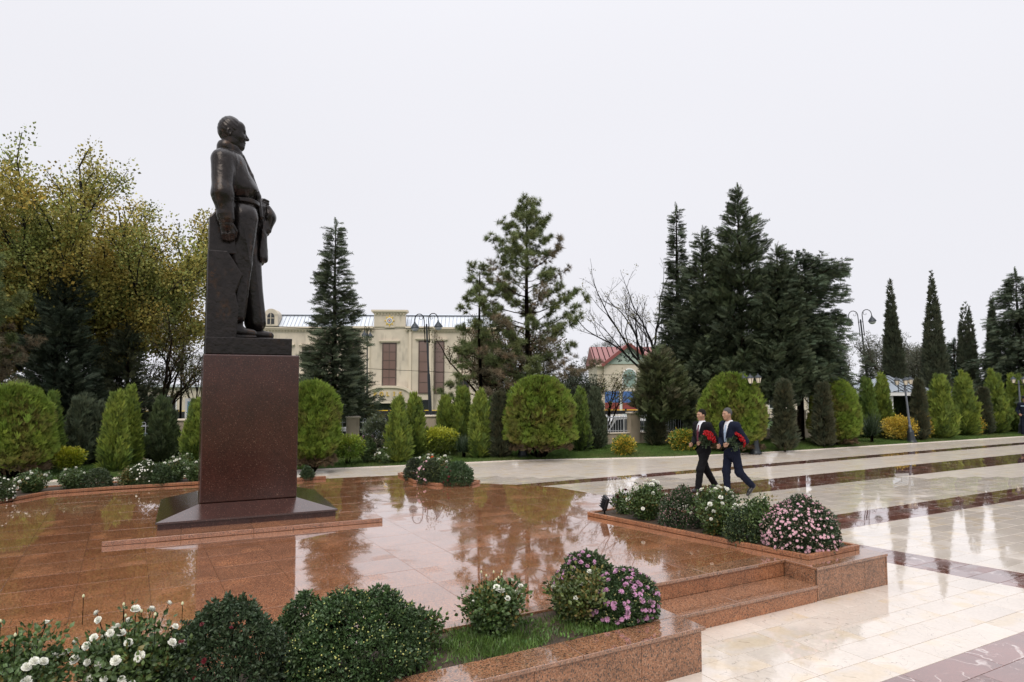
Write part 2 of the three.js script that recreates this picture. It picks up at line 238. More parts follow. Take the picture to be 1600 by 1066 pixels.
// ------------------------------------------------------------------ the ground
struct('ground', muv(T(new THREE.PlaneGeometry(1200, 1200).rotateX(-PI / 2), 0, -1.3, 0)), M.lawn);
struct('road', box(130, 0.3, 16, 25, -1.14, -35).rotateY(0), M.asphalt);
const fenceZ = x => -23.43 + (x - 1.56) * 0.1795;            // the fence line at the back of the lawn
const kerbPts = [[-12, -21.6], [-3, -19.9], [4.26, -18.7], [10.1, -17.95], [15.1, -16.35], [20, -15.8], [34, -15.2], [60, -14.3]];
const kerbZ = x => { for (let i = 0; i < kerbPts.length - 1; i++) { const a = kerbPts[i], b = kerbPts[i + 1]; if (x <= b[0]) return lerp(a[1], b[1], clamp((x - a[0]) / (b[0] - a[0]))); } return -14.3; };
struct('lawn_ground', prism([...kerbPts, [60, -15.9], [45, -21.5], [25, -19.4], [10, -22.2], [-12, -26.1]], -1.29, 0.015), M.lawn);
struct('lawn_ground', prism([[24, -19.0], [46, -21.0], [70, -15.6], [70, -40], [24, -30]], -1.29, -0.35), M.lawn);
// plaza bed and paving: rows of beige and red marble along x
const plaza = structGroup('plaza_paving');
part('paving_bed', prism([[-14, 3], [60, 3], [60, -14.28], ...kerbPts.slice(0, 7).reverse().map(p => [p[0], p[1] + 0.02]), [-14, -21.6]], -1.28, -0.007), M.grout, plaza);
{
  const r = rng(5), RW = 0.31, TL = 0.62, gap0 = 0.005, near = [], list = [];
  const redRow = z => (z > -3.33) || (z < -7.0 && z > -7.82) || (z < -10.2 && z > -11.5) || (z < -13.2 && z > -13.7);
  // the red band that follows the podium's side
  const band = [{ n: [0.983, 0.186], d: 0.983 * 8.80 + 0.186 * -4.4 }, { n: [0.983, 0.186], d: 0.983 * 9.52 + 0.186 * -4.4 }];
  band.forEach(b => { b.n = [0.9833, -0.182]; });
  band[0].d = 0.9833 * 8.80 - 0.182 * -4.4; band[1].d = 0.9833 * 9.56 - 0.182 * -4.4;
  const edges = [3, -3.33 + 0]; let z = -3.33; const rows = [];
  for (let k = 0; k < 14; k++) rows.push([-3.33 + (k + 1) * RW, -3.33 + k * RW]);
  const stops = [-7.0, -7.82, -10.2, -11.5, -13.2, -13.7, -22]; let a = -3.33;
  for (const s of stops) { const n = Math.round((a - s) / RW), w = (a - s) / n; for (let k = 0; k < n; k++) rows.push([a - k * w, a - (k + 1) * w]); a = s; }
  for (const [z1, z0] of rows) {
    const gap = z0 < -8 ? 0.0016 : gap0, off = r() * TL, red = redRow((z0 + z1) / 2), L = red ? 0.9 : TL;
    for (let x = -13 + off - L; x < 58; x += L) {
      if (z1 < kerbZ(x) - 0.02) continue;
      // hidden under the podium
      if (x > -3 && x + L < 7.2 && z1 < -5.4 && z0 > -11.2) continue;
      let cell = [[x + gap / 2, z0 + gap / 2], [x + L - gap / 2, z0 + gap / 2], [x + L - gap / 2, z1 - gap / 2], [x + gap / 2, z1 - gap / 2]];
      if (z0 < kerbZ(x) + 0.4) { const dx = 0.05, sl = (kerbZ(x + L) - kerbZ(x)) / L, l = Math.hypot(1, sl); cell = clipHalf(cell, sl / l, -1 / l, (sl * x - kerbZ(x)) / l); if (cell.length < 3 || area(cell) < 0.004) continue; }
      const crosses = z1 <= -3.32 && z0 >= -7.01 && x < 10 && x + L > 8.2;
      if (!crosses) { list.push([cell, red, x + L / 2, (z0 + z1) / 2, r()]); continue; }
      const e = gap / 2, p1 = clipHalf(cell, band[0].n[0], band[0].n[1], band[0].d - e), rest = clipHalf(cell, -band[0].n[0], -band[0].n[1], -band[0].d - e), p2 = clipHalf(rest, band[1].n[0], band[1].n[1], band[1].d - e), p3 = clipHalf(rest, -band[1].n[0], -band[1].n[1], -band[1].d - e);
      [[p1, red], [p2, true], [p3, red]].forEach(([p, c]) => { if (p.length > 2 && area(p) > 0.003) list.push([p, c, x + L / 2, (z0 + z1) / 2, r()]); });
    }
  }
  // the tiles that show largest are pieces of their own, the others are joined
  const score = ([p, c, x, zz]) => { const dep = x * 0.491 - zz * 0.871, side = x * 0.871 + zz * 0.491; if (dep < 3.2 || side / dep > 0.76 || side / dep < -0.76) return 0; if (zz > -4.9 && x < 4.1 && zz < -4.1) return 0; if (x < 3.6 && zz > -12) return 0; if (zz < -4.9 && x < 7.6 && zz > -13) return 0; return area(p) / (dep * dep * dep); };
  list.forEach(e => e.push(score(e))); list.sort((p, q) => q[5] - p[5]);
  const rest = { m: [], d: [], f: [] };
  list.forEach(([p, red, x, zz, h], i) => {
    const g = slab(p, 0, 0.012, 0.0015, 1, h * 37, mod(h * 91, 1) * 23), t = () => (r() - 0.5);
    if (i < 300) { const cx = p.reduce((s, q) => s + q[0], 0) / p.length, cz = p.reduce((s, q) => s + q[1], 0) / p.length; g.translate(-cx, 0, -cz); const m = part('paving_tile', g, red ? M.redMarble : M.marble, plaza, [cx, t() * 0.0008, cz]); m.rotation.set(t() * 0.003, 0, t() * 0.002); }
    else (red ? rest.d : x * 0.491 - zz * 0.871 > 17 ? rest.f : rest.m).push(g.rotateX(0).translate(0, t() * 0.0004, 0));
  });
  part('beige_paving', merge(rest.m), M.marbleFar, plaza, null, 'stuff');
  part('beige_paving', merge(rest.f), M.marbleFarthest, plaza, null, 'stuff');
  part('red_paving', merge(rest.d), M.redMarble, plaza, null, 'stuff');
}
{ // low pale kerb between plaza and lawn
  const k = structGroup('lawn_kerb'), r = rng(8);
  for (let i = 0; i < kerbPts.length - 1; i++) { const a = kerbPts[i], b = kerbPts[i + 1], L = Math.hypot(b[0] - a[0], b[1] - a[1]), n = Math.round(L / 1.0), an = -Math.atan2(b[1] - a[1], b[0] - a[0]); for (let q = 0; q < n; q++) { const t = (q + 0.5) / n, g = rbox(L / n - 0.006, 0.14, 0.10, 0.01); const m = part('kerb_stone', g, M.marble, k, [lerp(a[0], b[0], t), -0.052 + r() * 0.004, lerp(a[1], b[1], t) - 0.04]); m.rotation.y = an; } }
}
// ------------------------------------------------------------------ the granite podium
const H = 0.35;
const floorPoly = [[-3.4, -5.25], [7.66, -5.25], [7.37, -9.52], [7.12, -10.95], [6.62, -11.62], [5.86, -12.335], [5.2, -14.15], [3.26, -14.32], [1.27, -14.62], [-0.24, -14.72], [-1.15, -14.62], [-1.85, -13.75], [-2.9, -11.8], [-3.4, -9]];
const floorA = [...floorPoly.slice(0, 6), [-2.6, -12.335], ...floorPoly.slice(12)], floorB = [...floorPoly.slice(5, 12), [-2.6, -12.335]];
const podium = structGroup('granite_podium');
part('core', prism(floorPoly.map(p => p[1] > -5.3 ? [p[0], -5.30] : p), 0.002, H - 0.016), M.groutRed, podium);
{
  const r = rng(12), sx = 0.613, sz = 0.545, g0 = 0.0024, big = [];
  const variants = [...Array(10)].map((_, i) => slab([[-sx / 2 + g0 / 2, -sz / 2 + g0 / 2], [sx / 2 - g0 / 2, -sz / 2 + g0 / 2], [sx / 2 - g0 / 2, sz / 2 - g0 / 2], [-sx / 2 + g0 / 2, sz / 2 - g0 / 2]], 0, 0.014, 0.0008, 1, i * 1.37, i * 0.71));
  const place = (g, x, z) => { const t = () => r() - 0.5, m = part('floor_slab', g, [M.redFloor, M.redFloor, M.redFloorB, M.redFloorC][Math.floor(r() * 4)], podium, [x, H + t() * 0.0010, z]); m.rotation.set(t() * 0.0034, 0, t() * 0.0026); };
  for (let i = -7; i < 13; i++) for (let j = 0; j < 18; j++) {
    const x = 0.25 + (i + 0.5) * sx, z = -5.25 - (j + 0.5) * sz;
    const c = [[x - sx / 2 + g0 / 2, z - sz / 2 + g0 / 2], [x + sx / 2 - g0 / 2, z - sz / 2 + g0 / 2], [x + sx / 2 - g0 / 2, z + sz / 2 - g0 / 2], [x - sx / 2 + g0 / 2, z + sz / 2 - g0 / 2]];
    const p = clipConvex(c, z > -12.335 ? floorA : floorB); if (p.length < 3 || area(p) < 0.01) continue;
    if (x > 0.3 && x < 2.9 && z < -10.2 && z > -12) continue;
    if (area(p) > area(c) * 0.999) place(variants[Math.floor(r() * 10)], x, z);
    else { const cx = p.reduce((s, q) => s + q[0], 0) / p.length, cz = p.reduce((s, q) => s + q[1], 0) / p.length; place(slab(p.map(q => [q[0] - cx, q[1] - cz]), 0, 0.014, 0.0008, 1, r() * 9, r() * 9), cx, cz); }
  }
}
// risers round the back and the right (facing slabs), and the block beside the steps
{
  const r = rng(14);
  for (let i = 1; i < floorPoly.length - 1; i++) { const a = floorPoly[i], b = floorPoly[i + 1], L = Math.hypot(b[0] - a[0], b[1] - a[1]), n = Math.max(1, Math.round(L / 0.9)), an = -Math.atan2(b[1] - a[1], b[0] - a[0]); for (let q = 0; q < n; q++) { const t = (q + 0.5) / n; const m = part('facing_slab', box(L / n - 0.004, H - 0.02, 0.02), M.redRiser, podium, [lerp(a[0], b[0], t), (H - 0.02) / 2, lerp(a[1], b[1], t)]); m.rotation.y = an; } }
  // corner block right of the steps: core, facing slabs, projecting cap
  part('block_core', box(1.21, H - 0.028, 0.40, 7.055, (H - 0.028) / 2 + 0.001, -5.05), M.groutRed, podium);
  const xs = [6.45, 6.86, 7.27, 7.66]; for (let i = 0; i < 3; i++) part('facing_slab', box(xs[i + 1] - xs[i] - 0.003, H - 0.03, 0.02, (xs[i] + xs[i + 1]) / 2, (H - 0.03) / 2 + 0.001, -4.855), M.redWall, podium);
  part('facing_slab', box(0.02, H - 0.03, 0.38, 6.442, (H - 0.03) / 2 + 0.001, -5.055), M.redWall, podium);
  part('facing_slab', box(0.02, H - 0.03, 0.40, 7.668, (H - 0.03) / 2 + 0.001, -5.04), M.redWall, podium);
  for (let i = 0; i < 2; i++) part('cap_stone', rbox(0.622, 0.03, 0.425, 0.006, 6.742 + i * 0.626, H - 0.013, -5.04), M.redCap, podium);
  // steps: risers and treads between the planter and the block
  const x0 = 4.1, x1 = 6.43;
  part('step_core', box(x1 - x0, H - 0.035, 0.3, (x0 + x1) / 2, (H - 0.035) / 2, -5.13 - 0.3), M.groutRed, podium);
  part('step_core', box(x1 - x0 - 0.004, 0.14, 0.36, (x0 + x1) / 2, 0.071, -5.045), M.groutRed, podium);
  const cut = (y, z, h, mat, n, nm, hh, dz) => { const w = (x1 - x0) / n; for (let i = 0; i < n; i++) part(nm, nm === 'step_tread' ? rbox(w - 0.003, hh, dz, 0.006, x0 + (i + 0.5) * w, y, z) : box(w - 0.003, hh, dz, x0 + (i + 0.5) * w, y, z), mat, podium); };
  cut(0.072, -4.845, 0, M.redRiser, 2, 'step_riser', 0.142, 0.02);
  cut(0.158, -5.035, 0, M.redCap, 2, 'step_tread', 0.03, 0.43);
  cut(0.248, -5.262, 0, M.redRiser, 2, 'step_riser', 0.148, 0.02);
  cut(0.336, -5.355, 0, M.redCap, 2, 'step_tread', 0.036, 0.24);
}
// front planter: wall of coarse granite slabs, broad cap stones, soil
{
  const r = rng(15), pl = structGroup('front_planter');
  part('core', prism([[-3.4, -4.17], [4.05, -4.17], [4.05, -5.24], [-3.4, -5.24]], 0.001, 0.29), M.groutRed, pl);
  let x = 4.085; const ws = [0.62, 0.95, 0.95, 0.95, 0.95, 0.95, 0.95, 1.0];
  for (const w of ws) { part('facing_slab', box(w - 0.004, H - 0.03, 0.025, x - w / 2, (H - 0.03) / 2 + 0.001, -4.16), M.redWall, pl); x -= w; }
  part('facing_slab', box(0.025, H - 0.03, 1.06, 4.074, (H - 0.03) / 2 + 0.001, -4.71), M.redWall, pl);
  x = 4.12; for (const w of [1.2, 1.25, 1.2, 1.25, 1.2, 1.3]) { part('cap_stone', muv(rbox(w - 0.004, 0.032, 0.30, 0.007, x - w / 2, H - 0.014, -4.28), 1, r(), r()), M.redCap, pl); x -= w; }
  part('cap_stone', rbox(0.30, 0.032, 0.80, 0.007, 3.968, H - 0.014, -4.834), M.redCap, pl);
  x = 3.81; for (let i = 0; i < 6; i++) { part('cap_stone', rbox(1.19, 0.03, 0.13, 0.006, x - 0.6, H - 0.012, -5.18), M.redCap, pl); x -= 1.2; }
  // soil with its own small relief
  const g = new THREE.PlaneGeometry(7.2, 0.70, 180, 24).rotateX(-PI / 2), p = g.attributes.position; for (let i = 0; i < p.count; i++) p.setY(i, 0.035 * (fbm(mod(p.getX(i) / 8 + 0.5, 1), mod(p.getZ(i) / 8 + 0.5, 1), 40, 3, 55) - 0.5)); g.computeVertexNormals();
  part('soil', muv(g), M.soil, pl, [0.21, 0.322, -4.77]);
}
// beds with thin kerbs lying on the podium
function bed(poly, y, label) {
  const b = structGroup('flower_bed_kerb'), n = poly.length;
  for (let i = 0; i < n; i++) { const a = poly[i], c = poly[(i + 1) % n], L = Math.hypot(c[0] - a[0], c[1] - a[1]), k = Math.max(1, Math.round(L / 1.1)), an = -Math.atan2(c[1] - a[1], c[0] - a[0]); for (let q = 0; q < k; q++) { const t = (q + 0.5) / k; const m = part('kerb_stone', rbox(L / k - 0.003 + (q === k - 1 ? 0.03 : 0), 0.055, 0.05, 0.006), M.kerb, b, [lerp(a[0], c[0], t), y + 0.0285, lerp(a[1], c[1], t)]); m.rotation.y = an; } }
  part('soil', prism(poly, y + 0.003, y + 0.034), M.soil, b);
}
bed([[6.02, -8.36], [6.3, -6.9], [6.64, -5.10], [7.56, -5.13], [7.42, -6.9], [7.22, -8.55]], H + 0.002);
bed([[5.12, -14.0], [4.98, -12.75], [5.22, -12.2], [5.86, -11.98], [6.1, -12.15], [5.6, -13.3], [5.3, -14.05]], H + 0.002);
bed([[3.6, -14.22], [3.05, -14.18], [2.7, -14.22], [2.7, -14.33], [3.55, -14.28]], H + 0.002);
// the long bed behind the podium's left back edge
part(numbered('bed_base'), prism([[1.75, -14.58], [1.27, -14.64], [-0.24, -14.74], [-1.16, -14.64], [-1.87, -13.77], [-2.92, -11.8], [-3.6, -11.9], [-2.6, -14.3], [-1.5, -15.45], [-0.24, -15.55], [1.7, -15.4]], 0.0, H - 0.012), M.redRiser, scene).userData.kind = 'structure';
bed([[1.70, -14.62], [1.27, -14.66], [-0.24, -14.76], [-1.17, -14.67], [-1.88, -13.8], [-2.6, -12.5], [-3.1, -12.6], [-2.55, -14.2], [-1.48, -15.38], [-0.24, -15.48], [1.66, -15.33]], H);
// ------------------------------------------------------------------ pedestal
const monTurn = -4 * PI / 180, MC = [1.60, -10.95];
{
  const p = thing('monument_pedestal', 'tall brown speckled granite pedestal on a sloping base under the bronze statue', 'pedestal', [MC[0], H, MC[1]], monTurn);
  const r = rng(20), st = 3.42, sd = 2.75;
  part('step_core', box(st - 0.03, 0.05, sd - 0.03, 0, 0.026, 0.05), M.groutRed, p);
  for (let i = 0; i < 4; i++) for (let j = 0; j < 4; j++) part('step_slab', muv(rbox(st / 4 - 0.0025, 0.058, sd / 4 - 0.0025, 0.005, (i - 1.5) * st / 4, 0.0315, 0.05 + (j - 1.5) * sd / 4), 1, r() * 5, r() * 5), M.redFloor, p);
  // base: upright rim, overhanging sloped top
  const w = 1.16, d = 1.02, u = 0.66;
  part('base_rim', box(2 * w - 0.05, 0.075, 2 * d - 0.05, 0, 0.098, 0), M.plinth, p);
  const lo = 0.136, e = 0.024, hi = 0.305, q = (a, b, c, dd) => [...a, ...b, ...c, ...a, ...c, ...dd], A = [[-w, lo + e, d], [w, lo + e, d], [w, lo + e, -d], [-w, lo + e, -d]], B = [[-u, hi, u], [u, hi, u], [u, hi, -u], [-u, hi, -u]], C = [[-w, lo, d], [w, lo, d], [w, lo, -d], [-w, lo, -d]];
  let arr = []; for (let i = 0; i < 4; i++) { const j = (i + 1) % 4; arr.push(...q(A[i], A[j], B[j], B[i]), ...q(C[i], C[j], A[j], A[i])); } arr.push(...q(C[3], C[2], C[1], C[0]), ...q(B[0], B[1], B[2], B[3]));
  const g = tris(arr); part('base_slope', muv(g), M.plinthTop, p);
  part('plinth', rbox(1.29, 2.06, 1.29, 0.022, 0, 0.306 + 1.03, 0), M.plinth, p);
  shade(p);
}
// ------------------------------------------------------------------ bronze statue (forward is +x, its right side is +z)
{
  const s = thing('bronze_statue', 'dark bronze statue of a standing man in shirt and tie, coat over his arm', 'statue', [MC[0] - 0.02, H + 0.306 + 2.062, MC[1]], monTurn);
  const X = px => (px - 391) / 103, Y = py => (557 - py) / 103, P = (px, py, z) => [X(px), Y(py), z];
  // base slab and the faceted block behind the legs
  const shapeOf = pts => { const sh = new THREE.Shape(pts.map(p => new THREE.Vector2((p[0] - 389) / 114, (553.3 - p[1]) / 111))); return sh; };
  const ext = (pts, dep, z, bev = 0.02) => { const g = new THREE.ExtrudeGeometry(shapeOf(pts), { depth: dep, bevelEnabled: true, bevelSize: bev, bevelThickness: bev, bevelSegments: 2 }); g.translate(0, 0, z - dep / 2); return muv(g, 1); };
  part('base', ext([[322, 551.6], [322, 527], [453, 527], [453, 551.6]], 1.0, 0, 0.012), M.bronze, s, [0, 0.0, 0]);
  part('support_block', ext([[323, 530], [323, 388], [349, 388], [373, 424], [362, 453], [367, 476], [365, 530]], 0.80, 0.02, 0.02), M.bronze, s);
  part('support_block', ext([[324, 388], [324, 332], [333, 321], [352, 323], [366, 388]], 0.70, 0.0, 0.02), M.bronze, s);
  const ridge = v => 1 - 2 * Math.sqrt(Math.abs(Math.sin(v)));
  const fold = (x, y, z) => 0.005 * n3(x * 8, y * 7 + x * 9, z * 8) - 0.0035 * ridge(y * 6 + x * 13 + 2.2 * Math.sin(z * 4 + y * 3)) + 0.003 * n3(x * 19 + 3, y * 16 + x * 14, z * 17);
  const torso = union([[ell(P(360, 273, 0), [0.250, 0.345, 0.39], 0.06), 0], [ell(P(370.5, 297, 0), [0.285, 0.27, 0.37], 0), 0.12], [cap(P(350, 260, 0.27), P(350, 260, -0.27), 0.155, 0.155), 0.14]]);
  const hips = union([[ell(P(375.5, 337, 0), [0.242, 0.34, 0.33], 0), 0]]);
  const nearArm = union([[cap(P(346, 263, 0.37), P(347, 318, 0.49), 0.165, 0.145), 0], [cap(P(347, 318, 0.49), P(353, 354, 0.49), 0.145, 0.115), 0.08], [cap(P(351, 349, 0.49), P(352, 355, 0.49), 0.122, 0.116), 0.02]]);
  const farArm = union([[cap(P(353, 250, -0.40), P(367, 303, -0.54), 0.158, 0.14), 0], [cap(P(367, 303, -0.54), P(405, 311, -0.36), 0.14, 0.10), 0.06]]);
  const legs = union([[cap(P(377, 345, 0.19), P(373, 497, 0.24), 0.225, 0.118), 0], [cap(P(380, 345, -0.19), P(402, 502, -0.22), 0.235, 0.168), 0.015]]);
  const shoe = (px0, px1, z) => union([[cap([X(px0) + 0.06, 0.36, z], [X(px1) - 0.06, 0.33, z], 0.082, 0.062), 0], [rb([(X(px0) + X(px1)) / 2, 0.275, z], [(X(px1) - X(px0)) / 2, 0.018, 0.095], 0.015), 0.01], [cap([X(px0) + 0.07, 0.36, z], [X(px0) + 0.09, 0.58, z], 0.072, 0.07), 0.05]]);
  const shoes = union([[shoe(366, 401, 0.21), 0], [shoe(389, 431, -0.20), 0]]);
  const belt = (x, y, z) => { const e = ell(P(377, 318, 0), [0.258, 2.0, 0.348])(x, y, z); return Math.max(e, Math.abs(y - Y(319)) - 0.032); };
  // hands
  const hand = (w, dir, z, side) => { const L = [], px = [-dir[1], dir[0]], at = (f, q, v) => [w[0] + dir[0] * f + px[0] * q, w[1] + dir[1] * f + px[1] * q, w[2] + v]; L.push([cap(at(0.0, 0, 0), at(0.05, 0, 0), 0.075, 0.07), 0], [cap(at(0.05, 0.045, 0), at(0.15, 0.055, 0), 0.05, 0.042), 0.03], [cap(at(0.05, -0.045, 0), at(0.15, -0.055, 0), 0.05, 0.04), 0.03]);
    [0.072, 0.024, -0.024, -0.070].forEach((q, i) => { const l = [0.085, 0.10, 0.095, 0.075][i]; L.push([cap(at(0.165, q, 0.012), at(0.165 + l * 0.75, q * 0.95, -0.035), 0.027, 0.024), 0.012], [cap(at(0.165 + l * 0.75, q * 0.95, -0.035), at(0.165 + l * 0.55, q * 0.92, -0.095), 0.024, 0.021), 0.008]); });
    L.push([cap(at(0.05, 0.075, 0.01), at(0.13, 0.115, -0.015), 0.034, 0.028), 0.02], [cap(at(0.13, 0.115, -0.015), at(0.20, 0.10, -0.05), 0.028, 0.023), 0.01]); return union(L); };
  const nearHand = hand(P(353, 361, 0.49), [0.16, -0.987], 0.49, 1);
  const farHandC = P(410, 309, -0.30);
  const farHand = union([[rb([farHandC[0], farHandC[1], farHandC[2]], [0.075, 0.06, 0.05], 0.04, 0.1), 0], ...[0, 1, 2, 3].map(f => [cap([farHandC[0] + 0.02, farHandC[1] + 0.075 - f * 0.042, farHandC[2] + 0.07], [farHandC[0] + 0.085, farHandC[1] + 0.06 - f * 0.042, farHandC[2] + 0.05], 0.024, 0.019), 0.012])]);
  // collar, placket, tie
  const collar = union([[cap(P(349, 246, 0.0), P(365, 244, 0.0), 0.142, 0.125), 0], [cap(P(353, 231, 0), P(360, 236, 0), 0.145, 0.142), 0.03]]);
  const tie = union([[cap(P(375, 243, 0), P(388, 272, 0), 0.045, 0.05, 1.3), 0], [cap(P(388, 272, 0), P(399.5, 304, 0), 0.05, 0.058, 1.4), 0.02], [cap(P(399.5, 304, 0), P(405, 336, 0), 0.052, 0.045, 1.5), 0.02]]);
  const body = union([[torso, 0], [nearArm, 0.09], [farArm, 0.07], [hips, 0.025], [legs, 0.07]]);
  const blouse = (x, y, z) => 0.018 * Math.sin(y * 26 + 4 * x + 2 * Math.sin(z * 5)) * Math.exp(-(((y - 2.48) / 0.14) ** 2)) * clamp((0.36 - Math.abs(z)) * 9) * clamp((x + 0.42) * 6);
  const crease = (x, y, z) => y < 2.15 ? (-0.008 * ridge(x * 9 + y * 1.4 + 3 * Math.abs(z) + 0.4) + 0.005 * Math.sin(x * 11 - y * 5 + z * 9)) * clamp((2.15 - y) * 2) : 0;
  const fig = (x, y, z) => { let d = body(x, y, z); if (d < 0.12) d += fold(x, y, z) * (y < 2.25 ? 0.2 : 0.8) + blouse(x, y, z) + crease(x, y, z); d = Math.min(d, belt(x, y, z)); d = smin(d, shoes(x, y, z), 0.01); d = smin(d, collar(x, y, z), 0.02); d = Math.min(d, tie(x, y, z)); return d; };
  // cuff ridge above the near hand
  const cuff = cap(P(352, 356, 0.49), P(353, 363, 0.49), 0.098, 0.094);
  const all = (x, y, z) => { const f = fig(x, y, z); return f > 0.6 ? f - 0.1 : Math.min(f, cuff(x, y, z), nearHand(x, y, z), farHand(x, y, z)); };
  const gBody = sdfMesh(all, [-0.95, 0.2, -0.85], [0.55, 3.25, 0.85], 0.0125);
  // head
  const hC = P(360, 206, 0);
  const hair = ell(P(357, 202, 0), [0.182, 0.212, 0.166], 0);
  const skull = union([[ell(P(360, 207, 0), [0.178, 0.20, 0.152]), 0], [ell(P(366.5, 215, 0), [0.135, 0.165, 0.125], 0), 0.05], [ell(P(373, 228, 0), [0.058, 0.05, 0.07]), 0.05], [ell(P(368, 197, 0), [0.11, 0.10, 0.12]), 0.05], [cap(P(359, 224, 0.075), P(370, 230, 0.04), 0.05, 0.045), 0.05], [cap(P(359, 224, -0.075), P(370, 230, -0.04), 0.05, 0.045), 0.05],
    [cap(P(378.5, 205.5, 0), P(383.5, 213.5, 0), 0.016, 0.020), 0.025], [ell(P(382, 214.5, 0), [0.026, 0.016, 0.032]), 0.02], [cap(P(377.3, 203, 0.06), P(377.3, 203, -0.06), 0.022, 0.022), 0.03], [ell(P(378.3, 221, 0), [0.022, 0.011, 0.05]), 0.012], [ell(P(377.8, 224, 0), [0.02, 0.011, 0.044]), 0.012],
    [ell(P(373, 214, 0.075), [0.05, 0.045, 0.04]), 0.04], [ell(P(373, 214, -0.075), [0.05, 0.045, 0.04]), 0.04], [cap(P(352, 240, 0), P(360, 222, 0), 0.132, 0.118), 0.05],
    [ell(P(355, 210, 0.152), [0.036, 0.062, 0.022], 0.15), 0.01], [ell(P(355, 210, -0.152), [0.036, 0.062, 0.022], 0.15), 0.01]]);
  const eyes = [[376, 208, 0.058], [376, 208, -0.058]].map(e => ell(P(...e), [0.016, 0.012, 0.026]));
  const head = (x, y, z) => { let d = skull(x, y, z); const h = Math.max(hair(x, y, z), (x - X(374.5)) + Math.max(0, (Y(196) - y)) * 0.9, (Y(220) - y) + Math.max(0, x - X(352)) * 1.1); d = Math.min(d, h + 0.0015 * Math.sin(x * 70 + y * 90 + 30 * z)); for (const e of eyes) d = Math.max(d, -(e(x, y, z) - 0.003)); for (const e of eyes) d = Math.min(d, e(x, y, z) + 0.004); const ear = ell(P(356, 210, Math.sign(z) * 0.168), [0.02, 0.038, 0.014])(x, y, z); return Math.max(d, -ear); };
  const gHead = sdfMesh(head, [-0.56, 3.02, -0.24], [0.0, 3.66, 0.24], 0.0075);
  const figure = part('figure', merge([gBody, gHead]), M.bronze, s);
  // the coat hanging over the far forearm
  const coatF = union([[cap(P(411, 305, -0.36), P(421, 328, -0.34), 0.075, 0.095, 2.2), 0], [cap(P(421, 328, -0.34), P(417, 350, -0.32), 0.095, 0.075, 2.2), 0.04], [cap(P(407, 316, -0.28), P(408, 398, -0.26), 0.09, 0.10, 2.0), 0.04], [cap(P(401, 345, -0.36), P(405, 398, -0.34), 0.09, 0.085, 1.8), 0.04], [cap(P(413, 385, -0.24), P(413, 400, -0.24), 0.045, 0.05, 2.0), 0.03]]);
  part('coat', sdfMesh((x, y, z) => { let d = coatF(x, y, z); return d < 0.1 ? d + 0.011 * Math.sin(x * 34 + z * 26 + Math.sin(y * 5)) + fold(x, y, z) * 0.7 : d; }, [-0.15, 1.25, -0.85], [0.55, 2.75, 0.05], 0.015), M.bronze, s);
}
// ------------------------------------------------------------------ leaf pieces
function fan(n, len, w, spread, seed, lift = 0.25) {   // flat spray of narrow blades, tip along +y, a little cupped along z
  const r = rng(seed), a = []; for (let i = 0; i < n; i++) { const t = (i / (n - 1) - 0.5) * spread + (r() - 0.5) * 0.2, l = len * (0.65 + 0.35 * Math.cos(t * 0.9)) * (0.8 + 0.4 * r()), y0 = len * 0.25 * r(), dx = Math.sin(t), dy = Math.cos(t), zt = (r() - 0.5) * lift * len, mx = dx * l * 0.5, my = y0 + dy * l * 0.5, zm = zt * 0.3 + 0.04 * len; const ex = dy * w / 2, ey = -dx * w / 2; a.push(0, y0, 0, mx + ex, my + ey, zm, dx * l, y0 + dy * l, zt, 0, y0, 0, dx * l, y0 + dy * l, zt, mx - ex, my - ey, zm); } return tris(a);
}
function burst(n, len, w, seed, squash = 0.7) {        // needles in all forward directions from one twig tip
  const r = rng(seed), a = []; for (let i = 0; i < n; i++) { const t = r() * 2 * PI, e = Math.acos(1 - 1.35 * r()), d = new V3(Math.sin(e) * Math.cos(t), Math.cos(e) * squash + 0.15, Math.sin(e) * Math.sin(t)).normalize(), s = new V3(r() - 0.5, r() - 0.5, r() - 0.5).cross(d).normalize().multiplyScalar(w / 2), l = len * (0.75 + 0.4 * r()), y0 = len * 0.35 * r(); a.push(-s.x, y0 - s.y, -s.z, s.x, y0 + s.y, s.z, d.x * l, y0 + d.y * l, d.z * l); } return tris(a);
}
function sprig(n, len, w, seed) {                     // conifer twig: needles set along both sides and above, pointing forward
  const r = rng(seed), a = []; for (let i = 0; i < n; i++) { const f = i / n, y = f * len * 0.85, sgn = i % 3 - 1, nl = len * 0.42 * (1 - 0.45 * f) * (0.8 + 0.4 * r()), d = new V3(sgn * 0.8, 0.75, (sgn === 0 ? 0.7 : 0.12) + (r() - 0.5) * 0.5).normalize(), px = -d.y * w / 2, py = d.x * w / 2; a.push(-px, y - py, 0, px, y + py, 0.004, d.x * nl, y + d.y * nl, d.z * nl); } a.push(-w / 2, 0, 0, w / 2, 0, 0, 0, len, 0.01); return tris(a);
}
